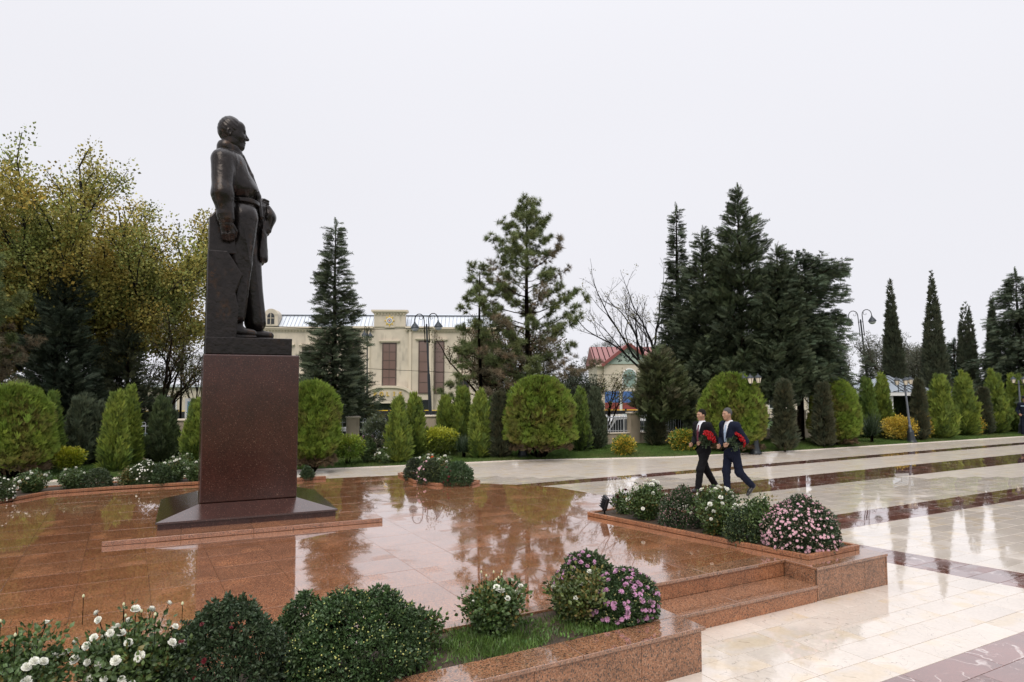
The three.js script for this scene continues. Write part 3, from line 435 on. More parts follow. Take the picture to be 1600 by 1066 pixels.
function leaves(n, size, wid, rad, seed, cup = 0.25, points = 0) {   // a tuft of broad leaves facing outward and up; four faces each
  const r = rng(seed), a = []; for (let i = 0; i < n; i++) {
    const c = new V3((r() - 0.5) * 2, (r() - 0.5) * 1.6, (r() - 0.5) * 2).multiplyScalar(rad), d = c.clone().multiplyScalar(0.7 / rad).add(new V3((r() - 0.5), 0.35 + r() * 0.4, (r() - 0.5))).normalize(), s = new V3(r() - 0.5, 0.2 * (r() - 0.5), r() - 0.5).cross(d).normalize(), nn = new V3().crossVectors(s, d), l = size * (0.7 + 0.6 * r()), w = l * wid, m = c.clone().addScaledVector(d, l * 0.45).addScaledVector(nn, -l * cup * 0.4), t = c.clone().addScaledVector(d, l).addScaledVector(nn, l * cup * (r() - 0.3)), L = m.clone().addScaledVector(s, w / 2).addScaledVector(nn, l * cup * 0.5), R = m.clone().addScaledVector(s, -w / 2).addScaledVector(nn, l * cup * 0.5);
    if (points) { const L2 = c.clone().addScaledVector(d, l * 0.68).addScaledVector(s, w * 0.30), R2 = c.clone().addScaledVector(d, l * 0.68).addScaledVector(s, -w * 0.30); for (const q of [[c, L, m], [m, L, L2], [m, L2, t], [c, m, R], [m, R2, R], [m, t, R2]]) q.forEach(v => a.push(v.x, v.y, v.z)); }
    else for (const q of [[c, L, t], [c, t, m], [c, m, t], [c, t, R]].filter((_, k) => k === 0 || k === 3)) q.forEach(v => a.push(v.x, v.y, v.z));
  } return tris(a);
}
const G = { thuja: [1, 2, 3].map(s => fan(9, 0.16, 0.034, 1.5, s)), flame: [1, 2, 3].map(s => fan(8, 0.25, 0.040, 1.0, s + 30, 0.35)), spruce: [1, 2, 3].map(s => sprig(13, 0.30, 0.030, s)), pine: [1, 2].map(s => burst(26, 0.19, 0.014, s)), broad: [1, 2, 3].map(s => leaves(18, 0.095, 0.8, 0.24, s)), small: [1, 2].map(s => leaves(12, 0.06, 0.55, 0.11, s + 4)), rose: [1, 2, 3].map(s => leaves(10, 0.034, 0.66, 0.048, s + 9, 0.2, 1)), mum: [1, 2, 3].map(s => leaves(9, 0.027, 0.62, 0.026, s + 20, 0.3, 1)), grass: [1, 2].map(s => { const r = rng(s + 50), a = []; for (let i = 0; i < 9; i++) { const x = (r() - 0.5) * 0.12, z = (r() - 0.5) * 0.12, h = 0.035 + 0.05 * r(), dx = (r() - 0.5) * 0.06, dz = (r() - 0.5) * 0.06, t = r() * PI, w = 0.004; a.push(x - Math.cos(t) * w, 0, z - Math.sin(t) * w, x + Math.cos(t) * w, 0, z + Math.sin(t) * w, x + dx, h, z + dz); } return tris(a); }) };
const _m = new THREE.Matrix4(), _q = new THREE.Quaternion(), _Y = new V3(0, 1, 0), _X = new V3(1, 0, 0);
function mat(p, dir, roll, s) { const q = new THREE.Quaternion().setFromUnitVectors(_Y, dir.clone().normalize()); q.multiply(new THREE.Quaternion().setFromAxisAngle(_Y, roll)); return new THREE.Matrix4().compose(p, q, typeof s === 'number' ? new V3(s, s, s) : s); }
function tint(c, r, v = 0.22, hue = 0.10) { const k = 1 + (r() - 0.5) * 2 * v, h = (r() - 0.5) * 2 * hue; return new THREE.Color().setRGB(c[0] * k * (1 + h), c[1] * k, c[2] * k * (1 - h * 0.6)); }
const mixc = (a, b, t) => [lerp(a[0], b[0], t), lerp(a[1], b[1], t), lerp(a[2], b[2], t)];
function foliage(name, kind, list, parent, matl = M.leaf) { const vs = G[kind], per = vs.map(() => []); list.forEach((e, i) => per[i % vs.length].push(e)); return per.map((l, i) => l.length ? inst(name, vs[i], matl, l, parent) : null); }

// clipped or naturally conical evergreen: sprays over a body of revolution
function sprayBody(parent, seed, n, prof, h0, h1, R, col, o = {}) {
  const r = rng(seed), L = [], sc = o.scale || 1, lump = o.lump ?? 0.18, lean = o.lean ?? 0.55;
  for (let i = 0; i < n; i++) {
    const t = o.even ? r() : 1 - Math.sqrt(r()) * 0.999, th = r() * 2 * PI, q = prof(t), nn = n3(Math.cos(th) * 2.2 + seed, t * 7 + seed, Math.sin(th) * 2.2), rad = R * q * (1 + lump * nn) * (o.shell ? lerp(o.shell, 1, Math.sqrt(r())) : lerp(0.45, 1, Math.sqrt(r())));
    const y = lerp(h0, h1, t), p = new V3(Math.cos(th) * rad, y + (r() - 0.5) * 0.06, Math.sin(th) * rad), e = 0.01, dq = (prof(Math.min(1, t + e)) - prof(Math.max(0, t - e))) / (2 * e) * R / (h1 - h0), out = new V3(Math.cos(th), o.sphere ? -dq : 0, Math.sin(th)).normalize();
    const d = out.multiplyScalar(lean).add(new V3((r() - 0.5) * 0.5, o.up ?? 1, (r() - 0.5) * 0.5));
    const c = o.col2 ? mixc(col, o.col2, clamp(sstep(-0.3, 0.5, n3(Math.cos(th) * 3 + 7, y * 3.1, Math.sin(th) * 3 + seed)) * (0.4 + 0.6 * r()))) : col;
    L.push([mat(p, d, r() * 6.3, sc * (0.75 + 0.5 * r()) * (1 - 0.25 * t * (o.taper || 0))), tint(c, r)]);
  }
  return foliage(o.name || 'foliage', o.kind || 'thuja', L, parent, M.leafDull);
}
const coneP = t => Math.pow(1 - t, 0.95) * sstep(-0.22, 0.16, t), columnP = t => Math.pow(1 - t, 0.42) * sstep(-0.25, 0.10, t), ballP = t => Math.sqrt(Math.max(0, 1 - Math.pow(Math.abs(t * 2 - 1), 2.6))), mushP = t => t < 0.14 ? lerp(0.52, 0.97, t / 0.14) : Math.sqrt(Math.max(0.0, 1 - Math.pow((t - 0.14) / 0.86, 3.0)));
const C = { gold: [0.17, 0.225, 0.028], goldD: [0.042, 0.082, 0.018], thuja: [0.125, 0.19, 0.028], topi: [0.145, 0.215, 0.022], topiD: [0.145, 0.125, 0.03], dark: [0.042, 0.058, 0.030], cypress: [0.060, 0.074, 0.04], grey: [0.075, 0.095, 0.05], yellow: [0.50, 0.36, 0.045], bronzeCol: [0.06, 0.062, 0.028] };

function conicalShrub(name, label, cat, x, z, h, w, col, col2, seed, o = {}, group) {
  const t = thing(name, label, cat, [x, o.y ?? 0.01, z], 0, group), R = w / 2 * (o.n ? 1.06 : 0.68);
  part('stem', tube([[0, 0, 0], [0.01, h * 0.5, 0.01], [0, h * 0.9, 0]], 0.03 + w * 0.02, 0.01, 6), M.bark, t);
  sprayBody(t, seed, o.n || Math.round(500 + 450 * h * w), o.prof || coneP, o.h0 ?? 0.04, o.n ? h - 0.06 : h * 0.9, R, col, { col2, lump: 0.6, scale: o.scale || 1, taper: 1, lean: 0.7, kind: 'flame', ...o });
  const r = rng(seed + 9), L = [], k = o.leaders ?? Math.round(26 + 16 * w); // plumes: narrow upturned side shoots that make the outline uneven
  for (let i = 0; i < k; i++) {
    const f = 0.02 + 0.80 * Math.pow((i + r()) / k, 1.1), th = i * 2.4 + r(), hh = h * (0.20 + 0.12 * r()) * (1 - 0.35 * f), rOut = w / 2 * Math.pow(1 - f, 0.9) * (0.78 + 0.45 * r()), ct = Math.cos(th), st = Math.sin(th), pc = r() < 0.3 ? mixc(col, col2 || col, 0.5) : col, m = Math.round(34 + 26 * w);
    const at = s => new V3(ct * rOut * Math.pow(s, 0.55), f * h + 0.03 + hh * (0.25 * s + 0.75 * s * s), st * rOut * Math.pow(s, 0.55));
    for (let q = 0; q < m; q++) { const s = Math.pow(r(), 0.7), p = at(s), g = at(Math.min(1.05, s + 0.1)).sub(p).normalize(), fat = (0.05 + 0.07 * w) * Math.sin(Math.min(1, 0.25 + 0.75 * s) * PI * 0.95) ; p.add(new V3((r() - 0.5) * fat * 2, (r() - 0.5) * fat, (r() - 0.5) * fat * 2)); L.push([mat(p, g.multiplyScalar(1.1).add(new V3((r() - 0.5) * 0.6, 0.5, (r() - 0.5) * 0.6)), r() * 6, (o.scale || 1) * (0.55 + 0.3 * r())), tint(mixc(pc, col2 || col, 0.55 * (1 - s) * r()), r)]); }
  }
  for (let q = 0; q < (k ? 30 : 0); q++) { const s = r(); L.push([mat(new V3((r() - 0.5) * 0.10 * (1 - s), h * (0.84 + 0.14 * s), (r() - 0.5) * 0.10 * (1 - s)), new V3((r() - 0.5) * 0.4, 1, (r() - 0.5) * 0.4), r() * 6, 0.6), tint(col, r)]); }
  if (k) foliage('foliage', 'flame', L, t, M.leafDull);
  return t;
}
const shrubs = 'golden thuja shrubs in the lawn';
[
  ['slim green thuja cone growing beside the round clipped bush by the plane trees', -1.71, -21.85, 1.95, 0.52, C.thuja, C.goldD],
  ['bright golden thuja cone in front of its twin behind the white flower bed', -0.23, -20.56, 1.97, 0.66, C.gold, C.goldD],
  ['bright golden thuja cone standing close behind its twin near the fence', 0.10, -22.1, 2.06, 0.64, C.gold, C.goldD],
  ['golden thuja cone half hidden by the granite pedestal', 1.75, -21.31, 1.72, 0.66, C.gold, C.goldD],
  ['golden thuja cone next to the white rose bush, in front of the police building', 6.83, -18.77, 1.76, 0.66, C.gold, C.goldD],
  ['golden thuja cone behind the flat yellow clipped bush', 7.85, -20.14, 1.86, 0.74, C.gold, C.goldD],
  ['thuja cone between the flat yellow bush and the fence', 9.3, -21.0, 1.78, 0.68, C.gold, C.goldD],
  ['tallest thuja cone behind the spiky yucca clump', 9.8, -20.8, 2.08, 0.82, C.gold, C.goldD],
  ['golden thuja cone between the yucca clump and the big mushroom clipped bush', 9.45, -18.78, 1.92, 0.66, C.gold, C.goldD],
  ['thin green thuja behind the golden cone by the mushroom bush', 10.6, -20.2, 1.66, 0.46, C.thuja, C.goldD],
  ['loose golden thuja between yellow bush and brown cypress column', 29.3, -15.95, 2.5, 1.08, C.gold, C.goldD],
  ['loose golden thuja beside the yellow edged bush near the gazebo', 31.87, -16.36, 2.6, 1.12, C.gold, C.goldD],
  ['loose golden thuja standing beside the policeman', 34.4, -16.35, 2.66, 1.15, C.gold, C.goldD],
  ['loose golden thuja behind the policeman', 36.2, -16.3, 2.57, 1.05, C.gold, C.goldD],
  ['golden thuja in front of the gazebo corner beside the clipped barrel bush', 27.62, -17.4, 2.5, 0.72, C.gold, C.goldD],
  ['dull green thuja beside the clipped barrel bush, behind the yucca', 26.9, -17.6, 2.4, 0.8, C.thuja, C.goldD],
].forEach(([l, x, z, h, w, c, d], i) => conicalShrub('thuja_shrub', l, 'shrub', x, z, h, w, c, d, 100 + i * 7, x > 25 ? { lump: 0.6, scale: 1.25 } : {}, shrubs));
[
  ['dull grey green juniper cone beside the golden thuja pair', -1.12, -22.6, 1.8, 0.85, C.grey],
  ['dull grey green juniper cone behind the small yellow bush', -0.75, -22.9, 1.62, 0.95, C.grey],
  ['soft dark green cone shaped cypress in front of the fence, by the pedestal', 0.95, -22.3, 1.78, 0.92, [0.065, 0.095, 0.03]],
  ['dark green cypress cone to the side of the big mushroom clipped bush', 13.35, -19.0, 1.95, 0.62, C.thuja],
  ['dark feathery cypress beside the small clipped yellow bush', 14.3, -19.42, 2.1, 0.7, C.grey],
  ['dull young juniper behind the man in the black suit', 18.1, -18.6, 1.75, 0.7, C.grey],
].forEach(([l, x, z, h, w, c], i) => conicalShrub('juniper_shrub', l, 'shrub', x, z, h, w, c, C.dark, 300 + i * 7, { lump: 0.35 }, 'dull junipers and cypresses in the lawn'));
// narrow brown green columns of clipped cypress
[['narrow brown green cypress column beside the clipped bush with a lamp post', 19.49, -15.75, 2.35, 0.56], ['narrow cypress column in front of the clipped barrel bush', 21.82, -15.95, 2.28, 0.52], ['very thin cypress column beside the leaning garden lamp', 27.61, -15.85, 2.42, 0.38], ['narrow brown cypress column between two loose golden thujas', 33.16, -16.2, 2.05, 0.46], ['ivy covered post beside the golden thuja and the mushroom bush', 9.98, -18.5, 1.95, 0.36], ['dark narrow cypress column by the trunk of the sapling with white paint', 16.9, -19.3, 1.7, 0.42]]
  .forEach(([l, x, z, h, w], i) => conicalShrub('column_cypress', l, 'shrub', x, z, h, w, C.bronzeCol, C.dark, 400 + i * 5, { prof: columnP, even: true, leaders: 0, lump: 0.2, n: 800 }, 'narrow cypress columns'));
// big clipped evergreens
function topiary(label, x, z, h, w, prof, seed, stem, hBase) {
  const t = thing('clipped_bush', label, 'topiary', [x, 0.01, z], 0, 'big clipped thuja bushes');
  const r = rng(seed), g = []; for (let i = 0; i < 9; i++) { const th = i / 9 * 6.28, q = w * 0.30 * (0.6 + 0.6 * r()); g.push(tube([[Math.cos(th) * 0.06, 0, Math.sin(th) * 0.06], [Math.cos(th) * q * 0.5, hBase * 0.6 + 0.1, Math.sin(th) * q * 0.5], [Math.cos(th) * q, hBase + h * 0.35, Math.sin(th) * q]], 0.045, 0.02, 5)); } part('stem', merge(g), M.bark, t);
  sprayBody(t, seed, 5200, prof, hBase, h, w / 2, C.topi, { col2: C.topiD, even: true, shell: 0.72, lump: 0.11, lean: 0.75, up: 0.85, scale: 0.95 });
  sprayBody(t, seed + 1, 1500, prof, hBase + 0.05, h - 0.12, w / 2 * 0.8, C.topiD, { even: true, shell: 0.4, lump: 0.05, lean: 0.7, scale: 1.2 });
  const L = []; for (let i = 0; i < 260; i++) { const th = r() * 6.28, q = Math.sqrt(r()) * w * 0.42; L.push([mat(new V3(Math.cos(th) * q, hBase + 0.02 + 0.12 * r(), Math.sin(th) * q), new V3(Math.cos(th), -0.4 + r(), Math.sin(th)), r() * 6, 1), tint([0.10, 0.07, 0.035], r)]); } foliage('dry_twigs', 'thuja', L, t, M.leafDull);
  const K = []; for (let i = 0; i < 420; i++) { const f = 0.35 + 0.65 * Math.sqrt(r()), th = r() * 6.28, q = prof(f) * w / 2 * (0.9 + 0.14 * r()); K.push([mat(new V3(Math.cos(th) * q, lerp(hBase, h, f) + 0.02 * r(), Math.sin(th) * q), new V3(Math.cos(th) * 0.45 + (r() - 0.5) * 0.5, 1, Math.sin(th) * 0.45 + (r() - 0.5) * 0.5), r() * 6, 0.55 + 0.35 * r()), tint(C.topi, r, 0.25)]); } foliage('foliage', 'flame', K, t, M.leafDull);
}
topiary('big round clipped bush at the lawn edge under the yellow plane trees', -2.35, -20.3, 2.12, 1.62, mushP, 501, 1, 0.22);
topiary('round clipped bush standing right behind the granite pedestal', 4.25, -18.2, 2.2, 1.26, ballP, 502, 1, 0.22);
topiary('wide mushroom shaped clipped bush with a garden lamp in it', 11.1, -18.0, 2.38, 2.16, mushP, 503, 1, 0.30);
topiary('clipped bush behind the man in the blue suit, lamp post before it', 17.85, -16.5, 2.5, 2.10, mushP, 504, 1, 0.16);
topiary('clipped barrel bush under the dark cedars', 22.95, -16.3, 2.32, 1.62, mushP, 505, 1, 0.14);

// small broadleaved bushes
function leafyBush(name, label, x, z, h, w, col, col2, seed, n, o = {}) {
  const t = thing(name, label, 'shrub', [x, o.y ?? 0.01, z], 0, o.group), r = rng(seed), L = [], sg = [];
  for (let i = 0; i < 7; i++) { const th = i / 7 * 6.28 + r(), q = w * 0.28; sg.push(tube([[0.02 * Math.cos(th), 0, 0.02 * Math.sin(th)], [q * 0.5 * Math.cos(th), h * 0.4, q * 0.5 * Math.sin(th)], [q * Math.cos(th), h * 0.85, q * Math.sin(th)]], 0.014, 0.006, 5)); } part('stem', merge(sg), M.twig, t);
  const h0 = (o.h0 ?? 0.15) * h;
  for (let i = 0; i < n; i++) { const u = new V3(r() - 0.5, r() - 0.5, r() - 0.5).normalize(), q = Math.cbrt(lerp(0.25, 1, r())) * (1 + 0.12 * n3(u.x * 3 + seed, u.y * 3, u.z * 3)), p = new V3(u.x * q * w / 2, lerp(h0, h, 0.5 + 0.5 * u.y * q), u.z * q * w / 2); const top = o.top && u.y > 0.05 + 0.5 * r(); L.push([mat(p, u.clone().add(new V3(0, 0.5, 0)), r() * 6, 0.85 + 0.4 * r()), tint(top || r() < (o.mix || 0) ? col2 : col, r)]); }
  foliage('foliage', 'small', L, t); return t;
}
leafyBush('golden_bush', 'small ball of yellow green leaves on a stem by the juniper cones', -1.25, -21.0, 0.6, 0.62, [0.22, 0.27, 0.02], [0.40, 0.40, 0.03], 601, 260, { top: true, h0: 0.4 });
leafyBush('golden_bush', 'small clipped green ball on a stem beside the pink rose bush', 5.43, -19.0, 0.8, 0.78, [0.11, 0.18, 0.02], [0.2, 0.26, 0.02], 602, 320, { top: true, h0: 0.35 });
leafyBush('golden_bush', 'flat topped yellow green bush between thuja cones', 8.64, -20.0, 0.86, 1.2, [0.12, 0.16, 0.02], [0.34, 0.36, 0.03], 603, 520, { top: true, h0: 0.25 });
leafyBush('golden_bush', 'small clipped bush with yellow leaves alone on the lawn', 13.84, -17.3, 0.6, 0.58, [0.12, 0.17, 0.02], C.yellow, 604, 260, { mix: 0.45, h0: 0.08 });
leafyBush('golden_bush', 'clipped bush with yellow specks beside the man in the black suit', 16.6, -17.5, 0.70, 0.9, [0.10, 0.16, 0.02], C.yellow, 605, 340, { mix: 0.3, h0: 0.08 });
leafyBush('golden_bush', 'bright yellow clipped bush beside the leaning garden lamp', 26.98, -16.3, 0.95, 1.15, C.yellow, [0.2, 0.2, 0.03], 606, 520, { mix: 0.1, h0: 0.2 });
leafyBush('golden_bush', 'bright yellow bush behind the very thin cypress column', 28.56, -16.3, 0.9, 0.8, C.yellow, [0.2, 0.2, 0.03], 607, 330, { mix: 0.2, h0: 0.2 });
leafyBush('golden_bush', 'yellow edged bush between two loose golden thujas', 32.6, -16.4, 0.85, 0.8, [0.14, 0.17, 0.02], C.yellow, 608, 300, { mix: 0.4, h0: 0.1 });
leafyBush('yellow_flower_bush', 'bush with yellow flower heads on the lawn behind the white mums', 0.85, -17.3, 0.40, 0.34, [0.09, 0.14, 0.02], C.yellow, 609, 110, { mix: 0.5 });
leafyBush('small_spruce', 'young bluish conifer beside the pink rose bush', 6.36, -19.4, 1.35, 0.7, C.grey, C.dark, 610, 330, { mix: 0.3, h0: 0.05 });
// yuccas: blades fanned from a short stem
function yucca(label, x, z, h, w, seed) { const t = thing('yucca', label, 'plant', [x, 0.01, z], 0, 'dark spiky yucca clumps'), r = rng(seed), a = []; for (let i = 0; i < 260; i++) { const th = r() * 6.28, e = r() * 1.45, l = w * 0.5 * (0.75 + 0.4 * r()), c = new V3((r() - 0.5) * 0.3, h * 0.25 + r() * h * 0.25, (r() - 0.5) * 0.3), d = new V3(Math.cos(th) * Math.sin(e), Math.cos(e), Math.sin(th) * Math.sin(e)), s = new V3(-Math.sin(th), 0, Math.cos(th)).multiplyScalar(0.014), tp = c.clone().addScaledVector(d, l).add(new V3(0, -0.1 * e * l, 0)); a.push(c.x - s.x, c.y, c.z - s.z, c.x + s.x, c.y, c.z + s.z, tp.x, tp.y, tp.z); } part('blades', tris(a), std([0.028, 0.05, 0.022], 0.5, { side: THREE.DoubleSide }), t, null, 'stuff'); part('stem', tube([[0, 0, 0], [0, h * 0.4, 0]], 0.06, 0.05, 6), M.bark, t); }
yucca('dark spiky yucca clump behind the far white flower bed', 9.02, -19.0, 0.8, 0.95, 701);
yucca('large dark spiky yucca between barrel bush and yellow bush', 25.0, -16.2, 1.1, 1.7, 702);

// ------------------------------------------------------------------ trees
function conifer(name, label, x, z, h, w, seed, o = {}) {
  const t = thing(name, label, 'tree', [x, o.y ?? 0.0, z], 0, o.group), r = rng(seed), L = [], bg = [], bare = o.bare ?? 0.12, W = w / 2;
  part('trunk', tube([[0, -0.05, 0], [0.03, h * 0.35, 0.02], [0, h * 0.7, 0], [0, h * 0.985, 0]], o.trunk || 0.06 + h * 0.013, 0.012, 9), M.bark, t);
  if (o.wash) part('whitewash', tube([[0, 0, 0], [0.01, 0.35, 0.01], [0.015, 0.62, 0.01]], (o.trunk || 0.06 + h * 0.013) + 0.006, (o.trunk || 0.06 + h * 0.013) - 0.002, 10), M.whitewash, t);
  const levels = Math.round(h * (o.whorls || 4.2));
  for (let k = 0; k < levels; k++) {
    const f0 = k / levels, nb = Math.round(lerp(o.nb || 7, 3, f0));
    for (let b = 0; b < nb; b++) {
      const f = lerp(bare, 0.985, Math.pow((k + r() * 1.6) / (levels + 0.6), 0.95)), y = f * h, prof = o.prof ? o.prof(f) : Math.pow(1 - f, 0.85);
      const th = r() * 6.283, len = Math.max(0.16, W * prof * (0.62 + 0.55 * r()) * (1 + (o.lump ?? 0.25) * n3(Math.cos(th) * 1.6 + seed, f * 5, Math.sin(th) * 1.6))), rise = (o.rise ?? 0.10) + (f - 0.4) * 0.5 + (r() - 0.5) * 0.45, drop = o.droop ?? 0.22, pts = []; const ct = Math.cos(th), st = Math.sin(th);
      for (let q = 0; q <= 4; q++) { const s = q / 4; pts.push(new V3(ct * len * s, y + len * (rise * s - drop * s * s * (1 - f * 0.6)), st * len * s)); }
      bg.push(tube(pts, Math.max(0.010, 0.014 * len + 0.008), 0.005, 4));
      const n = Math.max(8, Math.round(len * (o.dens || 26) * 1.45)), bc = mixc(o.col, o.col2 || C.dark, r());
      for (let i = 0; i < n; i++) { const s = 0.12 + 0.88 * Math.pow(r(), 0.75), side = (r() < 0.5 ? -1 : 1), off = side * (o.wide ?? 0.30) * len * (1 - s * 0.75) * r(), p = new V3(ct * len * s - st * off, y + len * (rise * s - drop * s * s * (1 - f * 0.6)) - Math.abs(off) * 0.25 + (r() - 0.6) * (o.thick ?? 0.42), st * len * s + ct * off), d = new V3(ct - st * side * 0.7 + (r() - 0.5) * 0.5, (o.up ?? 0.15) + (r() - 0.5) * 0.5, st + ct * side * 0.7 + (r() - 0.5) * 0.5); L.push([mat(p, d, r() * 6.3, (o.scale || 1) * (0.75 + 0.5 * r())), tint(bc, r, 0.25)]); }
    }
  }
  for (let i = 0; i < 14; i++) L.push([mat(new V3((r() - 0.5) * 0.1, h - 0.45 * r(), (r() - 0.5) * 0.1), new V3((r() - 0.5) * 0.6, 1, (r() - 0.5) * 0.6), r() * 6, 0.8), tint(o.col, r)]);
  part('branches', merge(bg), M.bark, t, null, 'stuff'); foliage('crown', o.leaf || 'spruce', L, t, M.leafDull); return t;
}
const darkG = 'dark conifers';
conifer('spruce_tree', 'dark spruce in front of the police building beside the pedestal', 5.85, -22.25, 7.6, 3.0, 801, { col: [0.070, 0.094, 0.047], trunk: 0.13, bare: 0.2, lump: 0.5, nb: 7, wash: true, wide: 0.4, dens: 24 });
conifer('spruce_tree', 'low dark spruce behind the fence beside the taller spruce', 7.6, -26.2, 5.4, 2.0, 802, { y: -1, col: C.dark, trunk: 0.11, bare: 0.3 });
conifer('spruce_tree', 'thin topped spruce next to the bare tree behind the cedars', 20.5, -21.9, 10.0, 2.9, 803, { col: [0.068, 0.088, 0.047], bare: 0.1, lump: 0.4, prof: f => Math.pow(1 - f, 1.15) * 1.15, nb: 6 });
conifer('cedar_tree', 'small pointed dark cedar between the tall cedar and the spruce', 20.3, -20.2, 8.6, 5.2, 804, { col: [0.068, 0.091, 0.044], up: 0.4, nb: 9, dens: 30 });
conifer('cedar_tree', 'tallest dark cedar with a broad pointed crown', 21.2, -19.1, 10.2, 6.0, 805, { col: [0.074, 0.102, 0.044], up: 0.55, rise: 0.25, nb: 11, dens: 30, bare: 0.17, whorls: 3.6 });
conifer('cedar_tree', 'dark cedar with a whitewashed trunk beside the clipped barrel bush', 21.6, -17.6, 7.6, 4.0, 806, { col: [0.068, 0.094, 0.044], up: 0.4, nb: 10, bare: 0.27, wash: true, trunk: 0.15 });
conifer('deodar_tree', 'round headed drooping cedar with a brown patch at its top', 23.35, -18.1, 7.3, 4.0, 807, { col: [0.074, 0.108, 0.058], up: -0.1, droop: 0.5, rise: 0.3, nb: 10, bare: 0.3, prof: f => 0.95 * Math.sqrt(Math.max(0.02, 1 - Math.pow(Math.abs(f - 0.55) / 0.47, 2.2))), dens: 30, lump: 0.4 });
conifer('cedar_tree', 'dark drooping cedar behind the policeman', 38.3, -17.0, 8.3, 6.0, 808, { y: -0.35, col: [0.068, 0.094, 0.052], up: -0.15, droop: 0.45, nb: 10, bare: 0.25, lump: 0.4 });
conifer('juniper_tree', 'bushy dull green juniper in front of the red roofed house', 17.0, -19.2, 3.6, 2.2, 809, { col: [0.084, 0.113, 0.039], col2: [0.081, 0.076, 0.039], bare: 0.30, up: 0.7, rise: 0.4, nb: 10, dens: 34, trunk: 0.05, prof: f => f < 0.45 ? 0.95 : Math.pow((1 - f) / 0.55, 0.8), wash: true });
conifer('dark_conifer', 'dark evergreen growing under the yellow plane tree', -1.95, -27.6, 7.4, 2.9, 810, { y: -1, col: [0.032, 0.050, 0.029], up: 0.5, bare: 0.1, nb: 10, dens: 34, prof: f => f < 0.35 ? 1 : Math.pow((1 - f) / 0.65, 0.6) });
conifer('dark_conifer', 'second dark evergreen between the plane trees and bare tree', 0.0, -28.6, 5.4, 2.6, 811, { y: -1, col: [0.068, 0.076, 0.033], col2: C.dark, up: 0.5, bare: 0.1, nb: 9, prof: f => f < 0.35 ? 1 : Math.pow((1 - f) / 0.65, 0.6) });
conifer('conifer_tree', 'bluish evergreen tree between the cypress spires and the cedar', 38.6, -20.2, 5.0, 3.4, 812, { y: -0.35, col: [0.061, 0.094, 0.065], up: 0, droop: 0.4, nb: 9, bare: 0.15 });
conifer('conifer_tree', 'small dull evergreen tree behind the gazebo roof', 36.2, -23.6, 4.4, 2.2, 813, { y: -0.6, col: [0.074, 0.086, 0.052], up: 0.3, nb: 8 });
// cypress spires
[['leaning dark cypress spire, the nearer to the tall street lamp', 32.9, -19.9, 7.9, 0.95], ['tallest dark cypress spire, between two other spires', 33.3, -18.3, 8.05, 1.12], ['short blunt cypress spire behind the bluish evergreen', 38.7, -19.6, 6.95, 0.85], ['thin cypress spire showing beside the drooping cedar', 39.9, -18.9, 7.5, 0.7]].forEach(([l, x, z, h, w], i) => {
  const t = conicalShrub('cypress_tree', l, 'tree', x, z, h, w, C.cypress, [0.042, 0.05, 0.028], 900 + i * 3, { y: -0.35, prof: t => (i === 2 ? Math.pow(1 - t, 0.3) : Math.pow(1 - t, 0.85) * 1.15) * sstep(-0.2, 0.22, t), n: 4600, scale: 1.4, taper: 2.4, leaders: 0, lump: 0.22, even: false, up: 1.6 }, 'cypress spires'); if (i === 0) t.rotation.z = 0.05;
});
// Scots type pines: open limbs, needle tufts toward the ends
function pine(label, x, z, h, w, seed, o = {}) {
  const t = thing('pine_tree', label, 'tree', [x, o.y ?? 0, z], 0, 'open crowned pines'), r = rng(seed), bg = [], L = [], D = [];
  part('trunk', tube([[0, -0.05, 0], [0.06, h * 0.3, 0.03], [-0.03, h * 0.6, 0.02], [0, h * 0.98, 0]], o.trunk || 0.16, 0.02, 9), M.bark, t);
  const nb = o.nb || 70;
  for (let k = 0; k < nb; k++) {
    const f = lerp(o.bare ?? 0.2, 0.985, (k + r()) / nb), th = k * 2.4 + r() * 1.2, len = Math.max(0.25, w / 2 * (o.prof ? o.prof(f) : Math.pow(1 - f, 0.55) * 1.05) * (0.45 + 0.65 * r())), ct = Math.cos(th), st = Math.sin(th), y = f * h, up = 0.15 + 0.55 * f + 0.25 * (r() - 0.5), b1 = (r() - 0.5) * 0.5, at = s => new V3(ct * len * s - st * b1 * len * s * s, y + len * up * s * (0.5 + 0.5 * s) + 0.04 * Math.sin(s * 7 + k), st * len * s + ct * b1 * len * s * s);
    bg.push(tube([0, 0.25, 0.5, 0.75, 1].map(at), 0.007 + 0.010 * len, 0.004, 5));
    const dead = r() < (o.dead || 0) * (1 - f), nt = Math.round(5 + len * (o.twigs || 11));
    for (let q = 0; q < nt; q++) {
      const s = lerp(0.15, 1.0, Math.pow(r(), 0.75)), b = at(s), l2 = 0.16 + 0.38 * r() * (1.2 - s), d = new V3(ct + (r() - 0.5) * 2.0, 0.15 + r() * 0.8, st + (r() - 0.5) * 2.0).normalize(), e = b.clone().addScaledVector(d, l2); bg.push(tube([b, b.clone().lerp(e, 0.5).add(new V3(0, -0.02, 0)), e], 0.006, 0.003, 3));
      const c = dead ? mixc([0.16, 0.115, 0.065], [0.13, 0.12, 0.07], r()) : mixc([0.10, 0.13, 0.042], [0.15, 0.18, 0.06], r());
      for (let i = 0; i < (dead ? 2 : 4); i++) { const u = 1 - i * 0.14, p = b.clone().lerp(e, u).add(new V3((r() - 0.5) * 0.10, (r() - 0.3) * 0.08, (r() - 0.5) * 0.10)); L.push([mat(p, d.clone().add(new V3((r() - 0.5), 0.6 * r(), (r() - 0.5))), r() * 6, 0.65 + 0.4 * r()), tint(c, r)]); }
    }
  }
  part('branches', merge(bg), M.bark, t, null, 'stuff'); foliage('crown', 'pine', L, t, M.leafDull);
}
